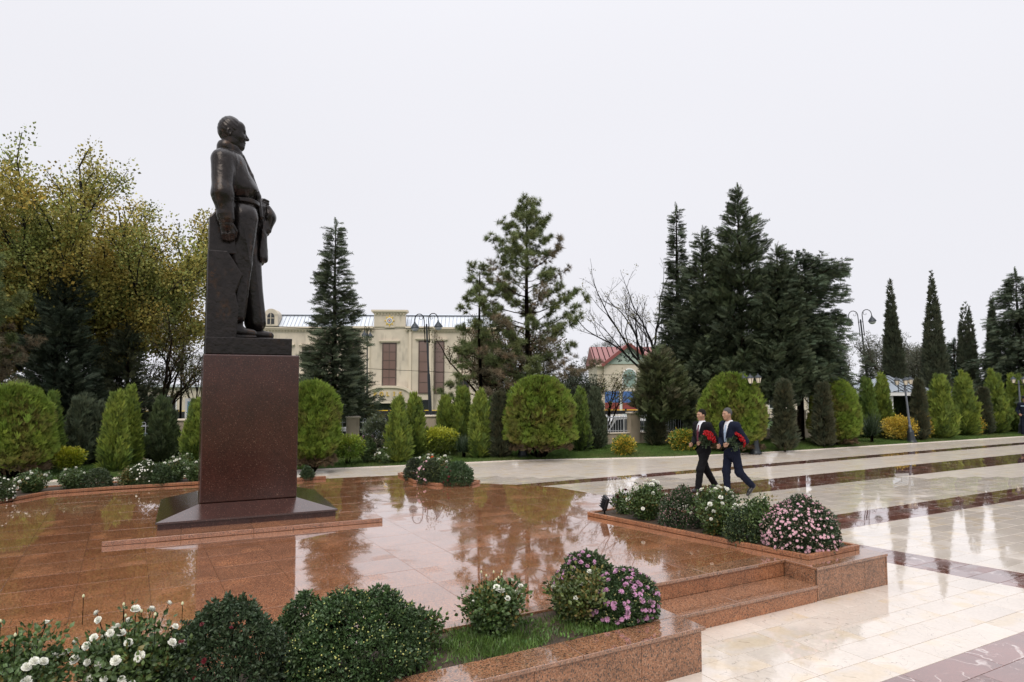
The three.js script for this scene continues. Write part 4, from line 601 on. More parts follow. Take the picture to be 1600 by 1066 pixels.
pine('tall open pine with brown lower branches behind the mushroom bush', 12.3, -20.75, 8.75, 5.0, 1001, { dead: 0.8, nb: 78, twigs: 10, bare: 0.2, prof: f => f < 0.45 ? 0.8 + 0.45 * f : Math.pow((1 - f) / 0.55, 0.75) });
pine('slender lower pine before the wing of the police building', 10.75, -21.4, 6.4, 2.7, 1002, { dead: 0.4, nb: 34, twigs: 6, trunk: 0.1, prof: f => f < 0.4 ? 1 : Math.pow((1 - f) / 0.6, 0.9) });
pine('pine with rusty needles at the lawn corner under the plane trees', -3.9, -24.4, 6.2, 3.0, 1003, { dead: 0.6, nb: 80, bare: 0.12, twigs: 15, prof: f => f < 0.4 ? 1 : Math.pow((1 - f) / 0.6, 0.6) });
// broadleaved trees grown by forking limbs
function grow(bg, tips, p, d, len, rad, depth, r, o) {
  const pts = [p]; let c = p.clone(), dir = d.clone(); const n = 3; for (let i = 0; i < n; i++) { dir.add(new V3((r() - 0.5) * o.bend, (r() - 0.5) * o.bend + o.lift, (r() - 0.5) * o.bend)).normalize(); c = c.clone().addScaledVector(dir, len / n); pts.push(c); }
  bg.push(tube(pts, rad, rad * 0.68, depth > 3 ? 7 : depth > 1 ? 5 : 3));
  if (depth <= (o.tipAt ?? 1)) for (const q of pts.slice(1)) tips.push([q, dir.clone()]);
  if (depth === 0) return;
  const k = depth > 3 ? o.forks : o.forks + (r() < 0.5 ? 1 : 0);
  for (let i = 0; i < k; i++) { const a = r() * 6.283, s = o.spread * (0.6 + 0.8 * r()), ax = new V3(Math.cos(a), 0, Math.sin(a)), nd = dir.clone().addScaledVector(ax, s).add(new V3(0, o.lift, 0)).normalize(); grow(bg, tips, i === 0 ? c : pts[1 + Math.floor(r() * 3)], i === 0 ? dir.clone().addScaledVector(ax, s * 0.4).normalize() : nd, len * (o.shrink - 0.1 * r()), rad * (i === 0 ? 0.7 : 0.55), depth - 1, r, o); }
}
function broadleaf(name, label, x, z, o, seed) {
  const t = thing(name, label, 'tree', [x, o.y ?? -1, z], 0, o.group), r = rng(seed), bg = [], tips = [], L = [];
  const tp = [new V3(0, -0.1, 0), new V3(0.05, o.trunkH * 0.5, 0.03), new V3(0, o.trunkH, 0)]; part('trunk', tube(tp, o.rad, o.rad * 0.72, 10), o.bark || M.bark, t);
  for (let i = 0; i < o.limbs; i++) { const a = i / o.limbs * 6.283 + r() * 0.6, e = o.open * (0.35 + 0.75 * r()); grow(bg, tips, tp[2].clone().add(new V3(0, -o.trunkH * (o.low ?? 0.3) * r(), 0)), new V3(Math.cos(a) * e, 1, Math.sin(a) * e).normalize(), o.len * (0.8 + 0.4 * r()), o.rad * 0.55, o.depth, r, o); }
  part('branches', merge(bg), o.bark || M.bark, t, null, 'stuff');
  if (o.leaf) { const reach = []; for (const [p, d] of tips) { if (r() > (o.keep ?? 1)) continue; const k = o.per || 1; for (let i = 0; i < k; i++) { const c = o.color(p, r); L.push([mat(p.clone().add(new V3((r() - 0.5) * o.scat, (r() - 0.5) * o.scat, (r() - 0.5) * o.scat)), d.clone().add(new V3(r() - 0.5, r() - 0.2, r() - 0.5)), r() * 6, 0.8 + 0.45 * r()), tint(c, r, 0.2)]); } } foliage('crown', o.leaf, L, t, M.leafDull); }
  
  return t;
}
const planeCol = (p, r) => { const q = n3(p.x * 0.9, p.y * 0.8, p.z * 0.9) + (r() - 0.5) * 0.8; return q > 0.3 ? [0.36, 0.275, 0.055] : q > -0.3 ? [0.32, 0.285, 0.065] : [0.22, 0.245, 0.06]; };
broadleaf('plane_tree', 'tall plane tree in yellow autumn leaf behind the golden thujas', -1.75, -31.4, { trunkH: 3.2, rad: 0.26, limbs: 10, len: 3.15, depth: 4, forks: 3, spread: 0.62, bend: 0.30, lift: 0.05, shrink: 0.77, open: 1.0, leaf: 'broad', per: 2, scat: 0.5, color: planeCol, tipAt: 2, low: 0.5, group: 'yellow plane trees', bark: M.barkGrey }, 1101);
broadleaf('plane_tree', 'second yellow plane tree, nearer the rusty pine', -5.2, -31.8, { trunkH: 2.4, rad: 0.24, limbs: 8, len: 2.75, depth: 4, forks: 3, spread: 0.6, bend: 0.30, lift: 0.07, shrink: 0.75, open: 0.65, leaf: 'broad', per: 2, scat: 0.5, color: planeCol, tipAt: 2, low: 0.5, group: 'yellow plane trees', bark: M.barkGrey }, 1102);
const dryCol = (p, r) => r() < 0.5 ? [0.10, 0.075, 0.03] : [0.10, 0.11, 0.035];
broadleaf('thin_leaved_tree', 'half bare tree with dull leaves beside the pedestal, behind the fence', 1.1, -29.6, { trunkH: 1.6, rad: 0.16, limbs: 5, len: 1.55, depth: 4, forks: 2, spread: 0.6, bend: 0.4, lift: 0.05, shrink: 0.78, open: 0.8, leaf: 'small', per: 1, scat: 0.3, keep: 0.9, color: dryCol }, 1103);
broadleaf('thin_leaved_tree', 'slim half bare sapling by the pole beside the pedestal', 2.9, -36.5, { trunkH: 2.2, rad: 0.07, limbs: 4, len: 1.3, depth: 3, forks: 2, spread: 0.35, bend: 0.35, lift: 0.12, shrink: 0.75, open: 0.45, leaf: 'small', per: 1, scat: 0.35, keep: 0.8, color: dryCol }, 1104);
broadleaf('bare_tree', 'bare grey tree with fine twigs beside the dark cedars', 22.0, -25.4, { bark: M.barkGrey, trunkH: 4.2, rad: 0.12, limbs: 12, len: 1.8, depth: 5, forks: 2, spread: 0.6, bend: 0.36, lift: 0.04, shrink: 0.77, open: 0.95, leaf: 'small', per: 1, scat: 0.3, keep: 0.10, color: () => [0.13, 0.115, 0.03] }, 1105);
broadleaf('bare_tree', 'low forked bare tree in front of the shop with blue panels', 17.6, -23.2, { trunkH: 1.4, rad: 0.08, limbs: 4, len: 1.1, depth: 4, forks: 2, spread: 0.55, bend: 0.4, lift: 0.04, shrink: 0.76, open: 0.8, leaf: 'small', per: 1, scat: 0.25, keep: 0.35, color: dryCol }, 1106);
broadleaf('olive_tree', 'grey green bushy tree between the pine and the red roofed house', 15.2, -23.4, { trunkH: 1.2, rad: 0.14, limbs: 6, len: 1.15, depth: 3, forks: 3, spread: 0.7, bend: 0.4, lift: 0.04, shrink: 0.74, open: 0.9, leaf: 'small', per: 4, scat: 0.5, color: () => [0.06, 0.075, 0.045] }, 1107);
broadleaf('olive_tree', 'rust tinged bushy tree behind the tall pine', 14.0, -25.6, { trunkH: 1.8, rad: 0.14, limbs: 6, len: 1.6, depth: 3, forks: 3, spread: 0.7, bend: 0.4, lift: 0.06, shrink: 0.74, open: 0.8, leaf: 'small', per: 3, scat: 0.5, color: (p, r) => r() < 0.5 ? [0.12, 0.075, 0.035] : [0.07, 0.085, 0.03] }, 1108);
broadleaf('olive_tree', 'dull green tree among leafless twigs beyond the gazebo', 42.0, -25.0, { trunkH: 2.0, rad: 0.16, limbs: 6, len: 1.9, depth: 3, forks: 3, spread: 0.65, bend: 0.4, lift: 0.08, shrink: 0.74, open: 0.7, leaf: 'small', per: 4, scat: 0.55, color: (p, r) => [0.085, 0.09, 0.06] }, 1109);
broadleaf('olive_tree', 'pale dull tree beyond the street lamp on the right', 40.5, -30.0, { trunkH: 1.6, rad: 0.14, limbs: 6, len: 1.6, depth: 3, forks: 3, spread: 0.65, bend: 0.4, lift: 0.06, shrink: 0.74, open: 0.8, leaf: 'small', per: 3, scat: 0.55, color: (p, r) => [0.10, 0.10, 0.06] }, 1110);
broadleaf('olive_tree', 'autumn shrub tree with ochre leaves in front of the police entrance', 8.1, -28.0, { trunkH: 0.8, rad: 0.09, limbs: 6, len: 0.72, depth: 3, forks: 3, spread: 0.7, bend: 0.4, lift: 0.05, shrink: 0.74, open: 0.8, leaf: 'small', per: 3, scat: 0.4, color: (p, r) => r() < 0.5 ? [0.12, 0.115, 0.03] : [0.06, 0.08, 0.03] }, 1111);
broadleaf('olive_tree', 'far green trees mass behind the red roofed house', 58.0, -74.0, { trunkH: 2.5, rad: 0.25, limbs: 7, len: 2.6, depth: 3, forks: 3, spread: 0.65, bend: 0.4, lift: 0.06, shrink: 0.74, open: 0.9, leaf: 'broad', per: 4, scat: 0.8, color: (p, r) => [0.06, 0.07, 0.045] }, 1112);
// grass over the lawn
{
  const r = rng(1200), L = []; for (let i = 0; i < 52000; i++) { const x = -6 + 44 * r(), z = lerp(kerbZ(x) - 0.1, Math.min(fenceZ(x), kerbZ(x) - 2.6) + 0.25, Math.pow(r(), 1.2)); const k = n3(x * 0.8, 0, z * 0.9); const c = mixc([0.075, 0.135, 0.02], [0.14, 0.15, 0.05], sstep(-0.1, 0.6, k) * r()); L.push([mat(new V3(x, 0.012, z), new V3((r() - 0.5) * 0.3, 1, (r() - 0.5) * 0.3), r() * 6, new V3(1.1, 0.7 + 0.7 * r(), 1.1)), tint(c, r, 0.25)]); }
  const gr = new THREE.Group(); gr.name = 'lawn_grass'; gr.userData.kind = 'stuff'; tag(gr, 'short green grass of the lawn behind the plaza', 'grass'); scene.add(gr); foliage('grass_blades', 'grass', L, gr, M.leafDull);
}
// ------------------------------------------------------------------ fence along the back of the lawn
{
  const f = thing('railing_fence', 'low beige wall with plaster posts and pale iron railings behind the lawn', 'fence', [0, 0, 0]), an = -Math.atan(0.1795), r = rng(1300);
  for (let x = -9; x < 26; x += 2.6) {
    const x1 = x + 2.6, xm = (x + x1) / 2, L = 2.6 / Math.cos(an);
    const w = part('wall_panel', box(L - 0.01, 1.5, 0.18, 0, -0.35, 0), M.plasterFence, f, [xm, 0, fenceZ(xm)]); w.rotation.y = an;
    const c = part('coping', rbox(L - 0.42, 0.05, 0.24, 0.012), M.trim, f, [xm, 0.43, fenceZ(xm)]); c.rotation.y = an;
    const p = part('post', box(0.40, 1.12, 0.32, 0, 0.6, 0), M.plasterFence, f, [x, 0, fenceZ(x)]); p.rotation.y = an;
    const pc = part('post_cap', rbox(0.48, 0.06, 0.40, 0.015), M.trim, f, [x, 1.19, fenceZ(x)]); pc.rotation.y = an;
    const g = []; for (let q = -0.99; q <= 0.995; q += 0.11) g.push(box(0.016, 0.62, 0.016, q, 0.77, 0)); g.push(box(2.16, 0.03, 0.025, 0, 1.02, 0), box(2.16, 0.025, 0.022, 0, 0.52, 0)); for (let q = -0.93; q < 0.95; q += 0.22) g.push(new THREE.TorusGeometry(0.05, 0.008, 4, 10).translate(q, 1.09, 0));
    const rail = part('railing', merge(g), std([0.42, 0.44, 0.47], 0.5), f, [xm, 0, fenceZ(xm)], 'stuff'); rail.rotation.y = an;
  }
}
// a facade of its own axes: x along the front, y up, z out of the wall
const facadeTurn = Math.atan2(-30, 80) * 0 - 0.513 + 0.0;
const font = await new FontLoader().loadAsync('fonts/droid/droid_sans_bold.typeface.json');
function letters(txt, size, depth) { const g = new TextGeometry(txt, { font, size, depth, curveSegments: 6, bevelEnabled: false }); g.computeBoundingBox(); const b = g.boundingBox; g.translate(-(b.min.x + b.max.x) / 2, 0, 0); return g; }
{
  const b = thing('police_building', 'cream stone police building with tall brown windows and metal roof', 'building', [26.8, -1.25, -76.7], -0.47);
  const W = 29, x0 = -16.2, D = 14, wallTop = 10.2; // local x: centre bay at 0
  part('wall', box(W, wallTop, D, x0 + W / 2, wallTop / 2, -D / 2 - 0.3), M.plaster, b);
  const bay = (xa, xb, z, h) => part('wall', box(xb - xa, h, 0.6, (xa + xb) / 2, h / 2, z), M.plaster, b);
  // projecting centre with piers
  part('wall', box(9.6, 10.2, 0.9, 0.3, 5.1, 0.15), M.plaster, b);
  part('attic', box(3.6, 1.75, 1.0, 0, 10.2 + 0.875, 0.22), M.plaster, b);
  part('cornice', merge([box(4.2, 0.22, 1.5, 0, 12.05, 0.3), box(3.9, 0.16, 1.25, 0, 11.86, 0.27)]), M.trim, b);
  for (const [xa, xb, z, y] of [[x0 - 0.3, -4.55, -0.3, 10.1], [-4.6, -1.86, 0.62, 10.1], [1.86, 5.2, 0.62, 10.1], [5.15, x0 + W + 0.3, -0.3, 10.1]]) {
    part('cornice', merge([box(xb - xa, 0.22, 0.7, (xa + xb) / 2, y + 0.02, z + 0.1), box(xb - xa, 0.16, 0.45, (xa + xb) / 2, y - 0.19, z + 0.05)]), M.trim, b);
    const g = []; for (let q = xa + 0.15; q < xb; q += 0.36) g.push(box(0.16, 0.14, 0.18, q, y - 0.36, z + 0.12)); part('dentils', merge(g), M.trim, b, null, 'stuff');
  }
  { const g = []; for (let q = -1.6; q <= 1.65; q += 0.36) g.push(box(0.16, 0.14, 0.2, q, 11.68, 0.8)); part('dentils', merge(g), M.trim, b, null, 'stuff'); }
  // windows: frame, panes, head moulding
  function win(x, y, w, h, nx, ny, z, glass) {
    const wd = part('window', merge([box(w + 0.16, 0.10, 0.14, x, y + h / 2 + 0.05, z), box(w + 0.16, 0.10, 0.14, x, y - h / 2 - 0.05, z), box(0.08, h, 0.14, x - w / 2 - 0.04, y, z), box(0.08, h, 0.14, x + w / 2 + 0.04, y, z)]), M.frameBrown, b);
    for (let i = 0; i < nx; i++) for (let j = 0; j < ny; j++) part('pane', box(w / nx - 0.09, h / ny - 0.09, 0.03, x + (i - (nx - 1) / 2) * w / nx, y + (j - (ny - 1) / 2) * h / ny, z + 0.01 + 0.004 * ((i * 7 + j * 3) % 3)), glass, wd);
    part('mullion', merge([box(w, h, 0.02, x, y, z - 0.02)]), M.frameBrown, wd);
    part('head_moulding', merge([box(w + 0.9, 0.14, 0.35, x, y + h / 2 + 0.33, z + 0.08), box(w + 0.6, 0.12, 0.25, x, y + h / 2 + 0.2, z + 0.05)]), M.trim, b);
  }
  win(0, 5.75, 1.5, 4.95, 2, 5, 0.64, M.glassBrown); win(-4.0, 5.3, 0.9, 6.2, 1, 5, 0.62, M.glassBrown); win(4.0, 5.5, 1.1, 6.0, 1, 5, 0.64, M.glassBrown); win(5.75, 5.5, 1.0, 6.0, 1, 5, -0.28, M.glassBrown);
  for (const x of [-14.5, -12.2, -9.6, -7.0, 8.6, 11.3]) { win(x, 7.0, 1.2, 1.6, 2, 2, -0.26, M.frameBrown); win(x, 3.4, 1.2, 1.8, 2, 2, -0.26, M.glassDark); part('sill', box(1.6, 0.12, 0.4, x, 5.95, -0.2), M.trim, b); }
  for (const x of [-2.4, 2.4, 4.75]) part('pilaster', box(0.3, 8.6, 0.16, x, 5.4, 0.68), M.trim, b);
  // entrance arch with gold letters
  const arc = new THREE.Shape(); arc.moveTo(-3.0, 0); arc.lineTo(-3.0, 0.5); arc.bezierCurveTo(-2.7, 1.6, -1.6, 1.75, 0, 1.75); arc.bezierCurveTo(1.6, 1.75, 2.7, 1.6, 3.0, 0.5); arc.lineTo(3.0, 0); arc.lineTo(-3.0, 0);
  const inner = new THREE.Path(); inner.moveTo(-2.7, 0); inner.lineTo(-2.7, 0.45); inner.bezierCurveTo(-2.4, 1.35, -1.5, 1.5, 0, 1.5); inner.bezierCurveTo(1.5, 1.5, 2.4, 1.35, 2.7, 0.45); inner.lineTo(2.7, 0);
  part('portal_canopy', new THREE.ExtrudeGeometry(arc, { depth: 1.0, bevelEnabled: false }).translate(0, 1.6, 0.5), M.plaster, b);
  { const rim = new THREE.Shape(arc.getPoints(12)); rim.holes.push(new THREE.Path(inner.getPoints(12))); part('portal_rim', new THREE.ExtrudeGeometry(rim, { depth: 0.2, bevelEnabled: false }).translate(0, 1.6, 1.51), M.trim, b); }
  part('portal_beam', box(6.2, 0.25, 1.3, 0, 1.46, 1.1), M.trim, b);
  const sign = part('sign_letters', merge([...'POLIS'].map((ch, i) => letters(ch, 0.5, 0.08).translate((i - 2) * 0.72, 0, 0))), M.gold, b, [0, 2.15, 1.56]); sign.userData.label = 'gold capital letters POLIS over the entrance';
  part('door', box(3.2, 2.6, 0.1, 0, 0.35, 0.66), M.glassDark, b); for (const x of [-2.7, 2.7]) part('column', new THREE.CylinderGeometry(0.2, 0.22, 2.6, 12).translate(x, 0.1, 1.3), M.trim, b);
  for (const x of [-3.9, 4.2]) part('door', box(0.9, 2.2, 0.1, x, 0.6, 0.64), M.glassDark, b);
  // crest: eight pointed star with a round shield
  { const cr = part('crest', box(1.15, 1.6, 0.05, 0, 10.9, 0.74), M.plaster, b); const st = new THREE.Shape(); for (let i = 0; i < 16; i++) { const a = i / 16 * 2 * PI, q = i % 2 ? 0.40 : 0.72; (i ? st.lineTo : st.moveTo).call(st, Math.sin(a) * q * 0.85, Math.cos(a) * q); } part('star', new THREE.ExtrudeGeometry(st, { depth: 0.05, bevelEnabled: false }).translate(0, 10.9, 0.77), M.gold, cr); part('shield', new THREE.CylinderGeometry(0.36, 0.36, 0.06, 20).rotateX(PI / 2).translate(0, 10.9, 0.85), M.white, cr); part('ring', new THREE.TorusGeometry(0.22, 0.04, 6, 20).translate(0, 10.9, 0.89), std([0.12, 0.15, 0.22], 0.5), cr); part('centre', new THREE.CylinderGeometry(0.09, 0.09, 0.05, 12).rotateX(PI / 2).translate(0, 10.9, 0.9), std([0.5, 0.12, 0.08], 0.5), cr); }
  // metal roof in two pitches with ribs
  const roof = part('roof', tris([]), M.roofMetal, b); roof.geometry = (() => { const a = [], y0 = 10.25, y1 = 11.7, y2 = 12.45, xa = x0 - 0.2, xb = x0 + W + 0.2, q = (p, r, s, t) => a.push(...p, ...r, ...s, ...p, ...s, ...t); const z0 = 0.1, z1 = -1.7, z2 = -7; q([xa, y0, z0], [xb, y0, z0], [xb - 1.2, y1, z1], [xa + 1.2, y1, z1]); q([xa + 1.2, y1, z1], [xb - 1.2, y1, z1], [xb - 6, y2, z2], [xa + 6, y2, z2]); q([xa, y0, -14], [xa, y0, z0], [xa + 1.2, y1, z1], [xa + 1.2, y1, -12]); q([xb, y0, z0], [xb, y0, -14], [xb - 1.2, y1, -12], [xb - 1.2, y1, z1]); q([xa + 1.2, y1, -12], [xa + 1.2, y1, z1], [xa + 6, y2, z2], [xa + 6, y2, -7.01]); q([xb - 1.2, y1, z1], [xb - 1.2, y1, -12], [xb - 6, y2, -7.01], [xb - 6, y2, z2]); return muv(tris(a)); })();
  { const g = []; for (let q = x0 + 1; q < x0 + W - 1; q += 0.45) g.push(tube([[q, 10.27, 0.1], [q, 11.72, -1.7]], 0.018, 0.018, 4)); part('roof_ribs', merge(g), M.roofMetal, roof, null, 'stuff'); }
  part('gutter', box(W - 2, 0.10, 0.2, x0 + W / 2, 11.76, -1.66), std([0.2, 0.22, 0.26], 0.5), roof);
  { const dm = part('dormer', box(1.6, 1.3, 1.6, -13.8, 10.95, -0.5), M.plaster, b); part('dormer_arch', new THREE.CylinderGeometry(0.8, 0.8, 1.6, 18, 1, false, 0, PI).rotateX(PI / 2).rotateZ(PI / 2).translate(-13.8, 11.5, -0.5), M.plaster, dm); part('dormer_window', merge([box(0.8, 0.9, 0.06, -13.8, 10.95, 0.31), new THREE.CylinderGeometry(0.4, 0.4, 0.06, 16).rotateX(PI / 2).translate(-13.8, 11.4, 0.31)]), M.glassDark, dm); part('dormer_bars', merge([box(0.06, 1.3, 0.04, -13.8, 11.1, 0.36), box(0.8, 0.06, 0.04, -13.8, 11.2, 0.36)]), M.trim, dm); }
  shade(b);
}
// black perimeter fence with a yellow rail before the police building
{
  const f = thing('perimeter_fence', 'black sheet metal fence with yellow top rail in front of police building', 'fence', [17.5, -1, -46.5], -0.45);
  for (let i = -9; i < 9; i++) { part('panel', box(2.35, 1.35, 0.05, i * 2.45, 0.675, 0), M.black, f); part('post', box(0.12, 1.5, 0.12, i * 2.45 - 1.22, 0.75, 0), M.black, f); }
  part('top_rail', box(44, 0.05, 0.06, -1.2, 1.40, 0), M.petalYellow, f);
}
// house with red tiled roof and a green gable
{
  const b = thing('red_roof_house', 'pale house with red tiled roof, green gable and blue shop panels', 'building', [47.5, -1.3, -58.5], -0.52), redR = std([0.22, 0.06, 0.055], 0.6), tileR = std([0.27, 0.12, 0.115], 0.6);
  part('wall', box(18.4, 5.6, 9, 5.8, 2.8, -4.5), M.plaster, b);
  part('wall', box(5.4, 5.6, 0.5, 0, 2.8, 0.3), M.plaster, b);
  const gab = (w, h, d, z) => { const s = new THREE.Shape(); s.moveTo(-w, 0); s.lineTo(w, 0); s.lineTo(0, h); s.lineTo(-w, 0); return new THREE.ExtrudeGeometry(s, { depth: d, bevelEnabled: false }).translate(0, 5.75, z); };
  part('gable', gab(2.7, 2.1, 0.3, 0.3), std([0.33, 0.40, 0.35], 0.6), b);
  part('gable_mural', (() => { const r = rng(77), g = []; for (let i = 0; i < 26; i++) { const x = (r() - 0.5) * 2.6, y = 5.9 + r() * (1.5 - Math.abs(x) * 0.9), a = r() * 3; g.push(tube([[x, y, 0.63], [x + 0.2 * Math.cos(a), y + 0.15, 0.64], [x + 0.3 * Math.cos(a + 1), y + 0.25, 0.63]], 0.035, 0.02, 4)); } return merge(g); })(), std([0.10, 0.22, 0.16], 0.6), b);
  const rf = part('roof', merge([box(3.7, 0.14, 5.6, 0, 0, 0).rotateZ(0.66).translate(-1.5, 6.75, -1.9), box(3.7, 0.14, 5.6, 0, 0, 0).rotateZ(-0.66).translate(1.5, 6.75, -1.9), box(19, 0.14, 5.4, 0, 0, 0).rotateX(0.42).translate(5.8, 6.7, -2.1), box(19, 0.14, 5.4, 0, 0, 0).rotateX(-0.42).translate(5.8, 6.7, -6.9)]), tileR, b);
  { const g = []; for (let i = 0; i < 33; i++) g.push(tube([[-3.5 + i * 0.57, 5.7, 0.35], [-3.5 + i * 0.57, 7.82, -4.45]], 0.06, 0.06, 4)); part('tile_rows', merge(g), tileR, rf, null, 'stuff'); }
  part('barge_board', merge([box(3.8, 0.32, 0.12, 0, 0, 0).rotateZ(0.66).translate(-1.5, 6.72, 0.95), box(3.8, 0.32, 0.12, 0, 0, 0).rotateZ(-0.66).translate(1.5, 6.72, 0.95)]), redR, rf);
  part('hip_end', tris([-3.72, 5.7, 0.3, -3.72, 5.7, -9.3, -3.72, 7.85, -4.5]), redR, rf);
  part('cornice', box(18.9, 0.3, 0.6, 5.8, 5.65, 0.15), M.trim, b);
  const wn = part('window', merge([box(1.6, 1.4, 0.1, 0, 3.9, 0.6), new THREE.CylinderGeometry(0.8, 0.8, 0.1, 20).rotateX(PI / 2).translate(0, 4.5, 0.6)]), M.white, b); part('pane', merge([box(1.3, 1.2, 0.06, 0, 3.9, 0.67), new THREE.CylinderGeometry(0.62, 0.62, 0.06, 18).rotateX(PI / 2).translate(0, 4.55, 0.67)]), std([0.22, 0.30, 0.27], 0.3), wn);
  const blue = std([0.06, 0.14, 0.36], 0.5), red = std([0.26, 0.05, 0.045], 0.5);
  for (let i = -1; i < 8; i++) { part('blue_panel', box(1.5, 1.2, 0.08, i * 1.9, 2.2, i > -2 && i < 2 ? 0.62 : 0.1), blue, b); part('red_panel', box(1.5, 1.0, 0.08, i * 1.9, 1.08, i > -2 && i < 2 ? 0.62 : 0.1), red, b); part('panel_post', box(0.16, 2.4, 0.1, i * 1.9 + 0.95, 1.6, i > -2 && i < 2 ? 0.63 : 0.11), M.white, b); }
  const sg = part('sign_letters', (() => { const g = []; for (let i = 0; i < 4; i++) g.push(new THREE.TorusGeometry(0.30, 0.13, 8, 20).translate(9.6 + i * 1.0, 4.1, 0.14)); return merge(g); })(), std([0.85, 0.14, 0.02], 0.4), b); sg.userData.label = 'round orange sign letters on the shop wall';
}
// plain buildings glimpsed between trunks
function plainBuilding(name, label, x, y, z, turn, w, h, d, cols, rows, wallMat) { const b = thing(name, label, 'building', [x, y, z], turn); part('wall', box(w, h, d, 0, h / 2, -d / 2), wallMat, b); part('roof', box(w + 0.6, 0.25, d + 0.6, 0, h + 0.12, -d / 2), M.roofMetal, b); for (let i = 0; i < cols; i++) for (let j = 0; j < rows; j++) { const wd = part('window', box(1.3, 1.5, 0.08, (i - (cols - 1) / 2) * w / cols, 1.7 + j * 3, 0.02), M.white, b); part('pane', box(1.1, 1.3, 0.06, (i - (cols - 1) / 2) * w / cols, 1.7 + j * 3, 0.06), M.glassDark, wd); } }
plainBuilding('low_building', 'low cream building seen between the sapling and the pedestal', -2, -1.2, -72, -0.05, 22, 3.2, 8, 6, 1, M.plaster);
plainBuilding('low_building', 'low pale wall building behind the dark cedars', 62, -1.2, -44, -0.75, 30, 3.6, 8, 8, 1, M.plaster);
plainBuilding('low_building', 'pale building end beyond the plane trees on the far side of the road', -28, -1.2, -66, 0.3, 24, 3.4, 8, 6, 1, M.plaster);
// gazebo
{
  const gazRoof = std([0.27, 0.31, 0.35], 0.5, { metalness: 0.1 }), g = thing('gazebo', 'garden gazebo with grey hipped metal roof on pale posts', 'gazebo', [32.6, -0.35, -19.9], -0.3);
  const w = 1.85, y0 = 2.28, y1 = 3.08, a = [], q = [[-w, y0, w], [w, y0, w], [w, y0, -w], [-w, y0, -w]], tp = [[-0.55, y1, 0], [0.55, y1, 0]];
  a.push(...q[0], ...q[1], ...tp[1], ...q[0], ...tp[1], ...tp[0], ...q[1], ...q[2], ...tp[1], ...q[2], ...q[3], ...tp[0], ...q[2], ...tp[0], ...tp[1], ...q[3], ...q[0], ...tp[0]);
  const rf = part('roof', muv(tris(a)), gazRoof, g); { const gg = []; for (let i = -6; i <= 6; i++) { const x = i * 0.28, f = clamp((w - Math.abs(x)) / (w - 0.55)); gg.push(tube([[x, y0 + 0.01, w], [clamp(x, -0.55, 0.55) * (1 - f) + x * f * 1, y0 + (y1 - y0) * f + 0.01, w * (1 - f)]], 0.018, 0.018, 4)); gg.push(tube([[w, y0 + 0.01, x], [lerp(w, 0.55, clamp((w - Math.abs(x)) / w)), lerp(y0, y1, clamp((w - Math.abs(x)) / w)) + 0.01, x]], 0.018, 0.018, 4)); } part('roof_ribs', merge(gg), gazRoof, rf, null, 'stuff'); part('ridge', tube([tp[0], tp[1]], 0.05, 0.05, 6), gazRoof, rf); for (const [i, j] of [[0, 0], [1, 1], [2, 1], [3, 0]]) part('hip_cap', tube([q[i], tp[j]], 0.04, 0.04, 5), gazRoof, rf); }
  part('fascia', merge([box(3.66, 0.16, 0.06, 0, y0 - 0.09, 1.8), box(3.66, 0.16, 0.06, 0, y0 - 0.09, -1.8), box(0.06, 0.16, 3.54, 1.8, y0 - 0.09, 0), box(0.06, 0.16, 3.54, -1.8, y0 - 0.09, 0)]), M.white, g);
  for (const [x, z] of [[-1.6, 1.6], [1.6, 1.6], [1.6, -1.6], [-1.6, -1.6], [0, 1.6], [0, -1.6]]) part('post', box(0.13, 2.2, 0.13, x, 1.1, z), M.white, g);
  part('bench', box(3.0, 0.08, 0.4, 0, 0.45, -1.3), M.trim, g);
}
// ------------------------------------------------------------------ garden lamps: flared base, post, ring of lanterns
function gardenLamp(label, x, z, h, n, lean, seed) {
  const t = thing('garden_lamp', label, 'lamp post', [x, 0.0, z], seed, 'garden lamps along the plaza edge'), k = h / 2.6;
  part('base', lathe([[0, 0], [0.20, 0], [0.20, 0.05], [0.165, 0.09], [0.15, 0.14], [0.125, 0.42], [0.13, 0.45], [0.09, 0.50], [0.07, 0.56], [0.05, 0.60], [0, 0.60]], 8), M.ironDark, t);
  part('collar', lathe([[0, 0.58], [0.055, 0.58], [0.065, 0.62], [0.055, 0.66], [0.045, 0.70], [0, 0.70]], 12), M.ironGrey, t);
  const post = part('post', lathe([[0, 0.66], [0.045, 0.66], [0.036, h - 0.42], [0.05, h - 0.40], [0.05, h - 0.36], [0.03, h - 0.34], [0.03, h - 0.22], [0, h - 0.22]], 12), M.ironGrey, t);
  for (let i = 0; i < n; i++) {
    const a = i / n * 2 * PI + 0.35, R = n === 1 ? 0 : 0.27, cx = Math.cos(a) * R, cz = Math.sin(a) * R;
    part('arm', tube([[0, h - 0.36, 0], [cx * 0.5, h - 0.42, cz * 0.5], [cx, h - 0.36, cz]], 0.016, 0.014, 6), M.ironGrey, t);
    const l = part('lantern', lathe([[0, 0], [0.055, 0], [0.062, 0.012], [0.105, 0.17], [0.105, 0.175], [0, 0.175]], 8), M.lampGlass, t, [cx, h - 0.34, cz]);
    part('lantern_roof', lathe([[0.125, 0.172], [0.128, 0.19], [0.06, 0.25], [0.03, 0.27], [0.012, 0.30], [0.018, 0.315], [0, 0.33]], 8), M.ironDark, l);
    const g = []; for (let q = 0; q < 4; q++) { const b = q * PI / 2 + 0.4; g.push(tube([[Math.cos(b) * 0.066, 0, Math.sin(b) * 0.066], [Math.cos(b) * 0.11, 0.175, Math.sin(b) * 0.11]], 0.007, 0.007, 4)); } part('lantern_frame', merge(g), M.ironDark, l);
  }
  t.quaternion.setFromAxisAngle(new V3(-0.491, 0, 0.871), lean[1]);
}
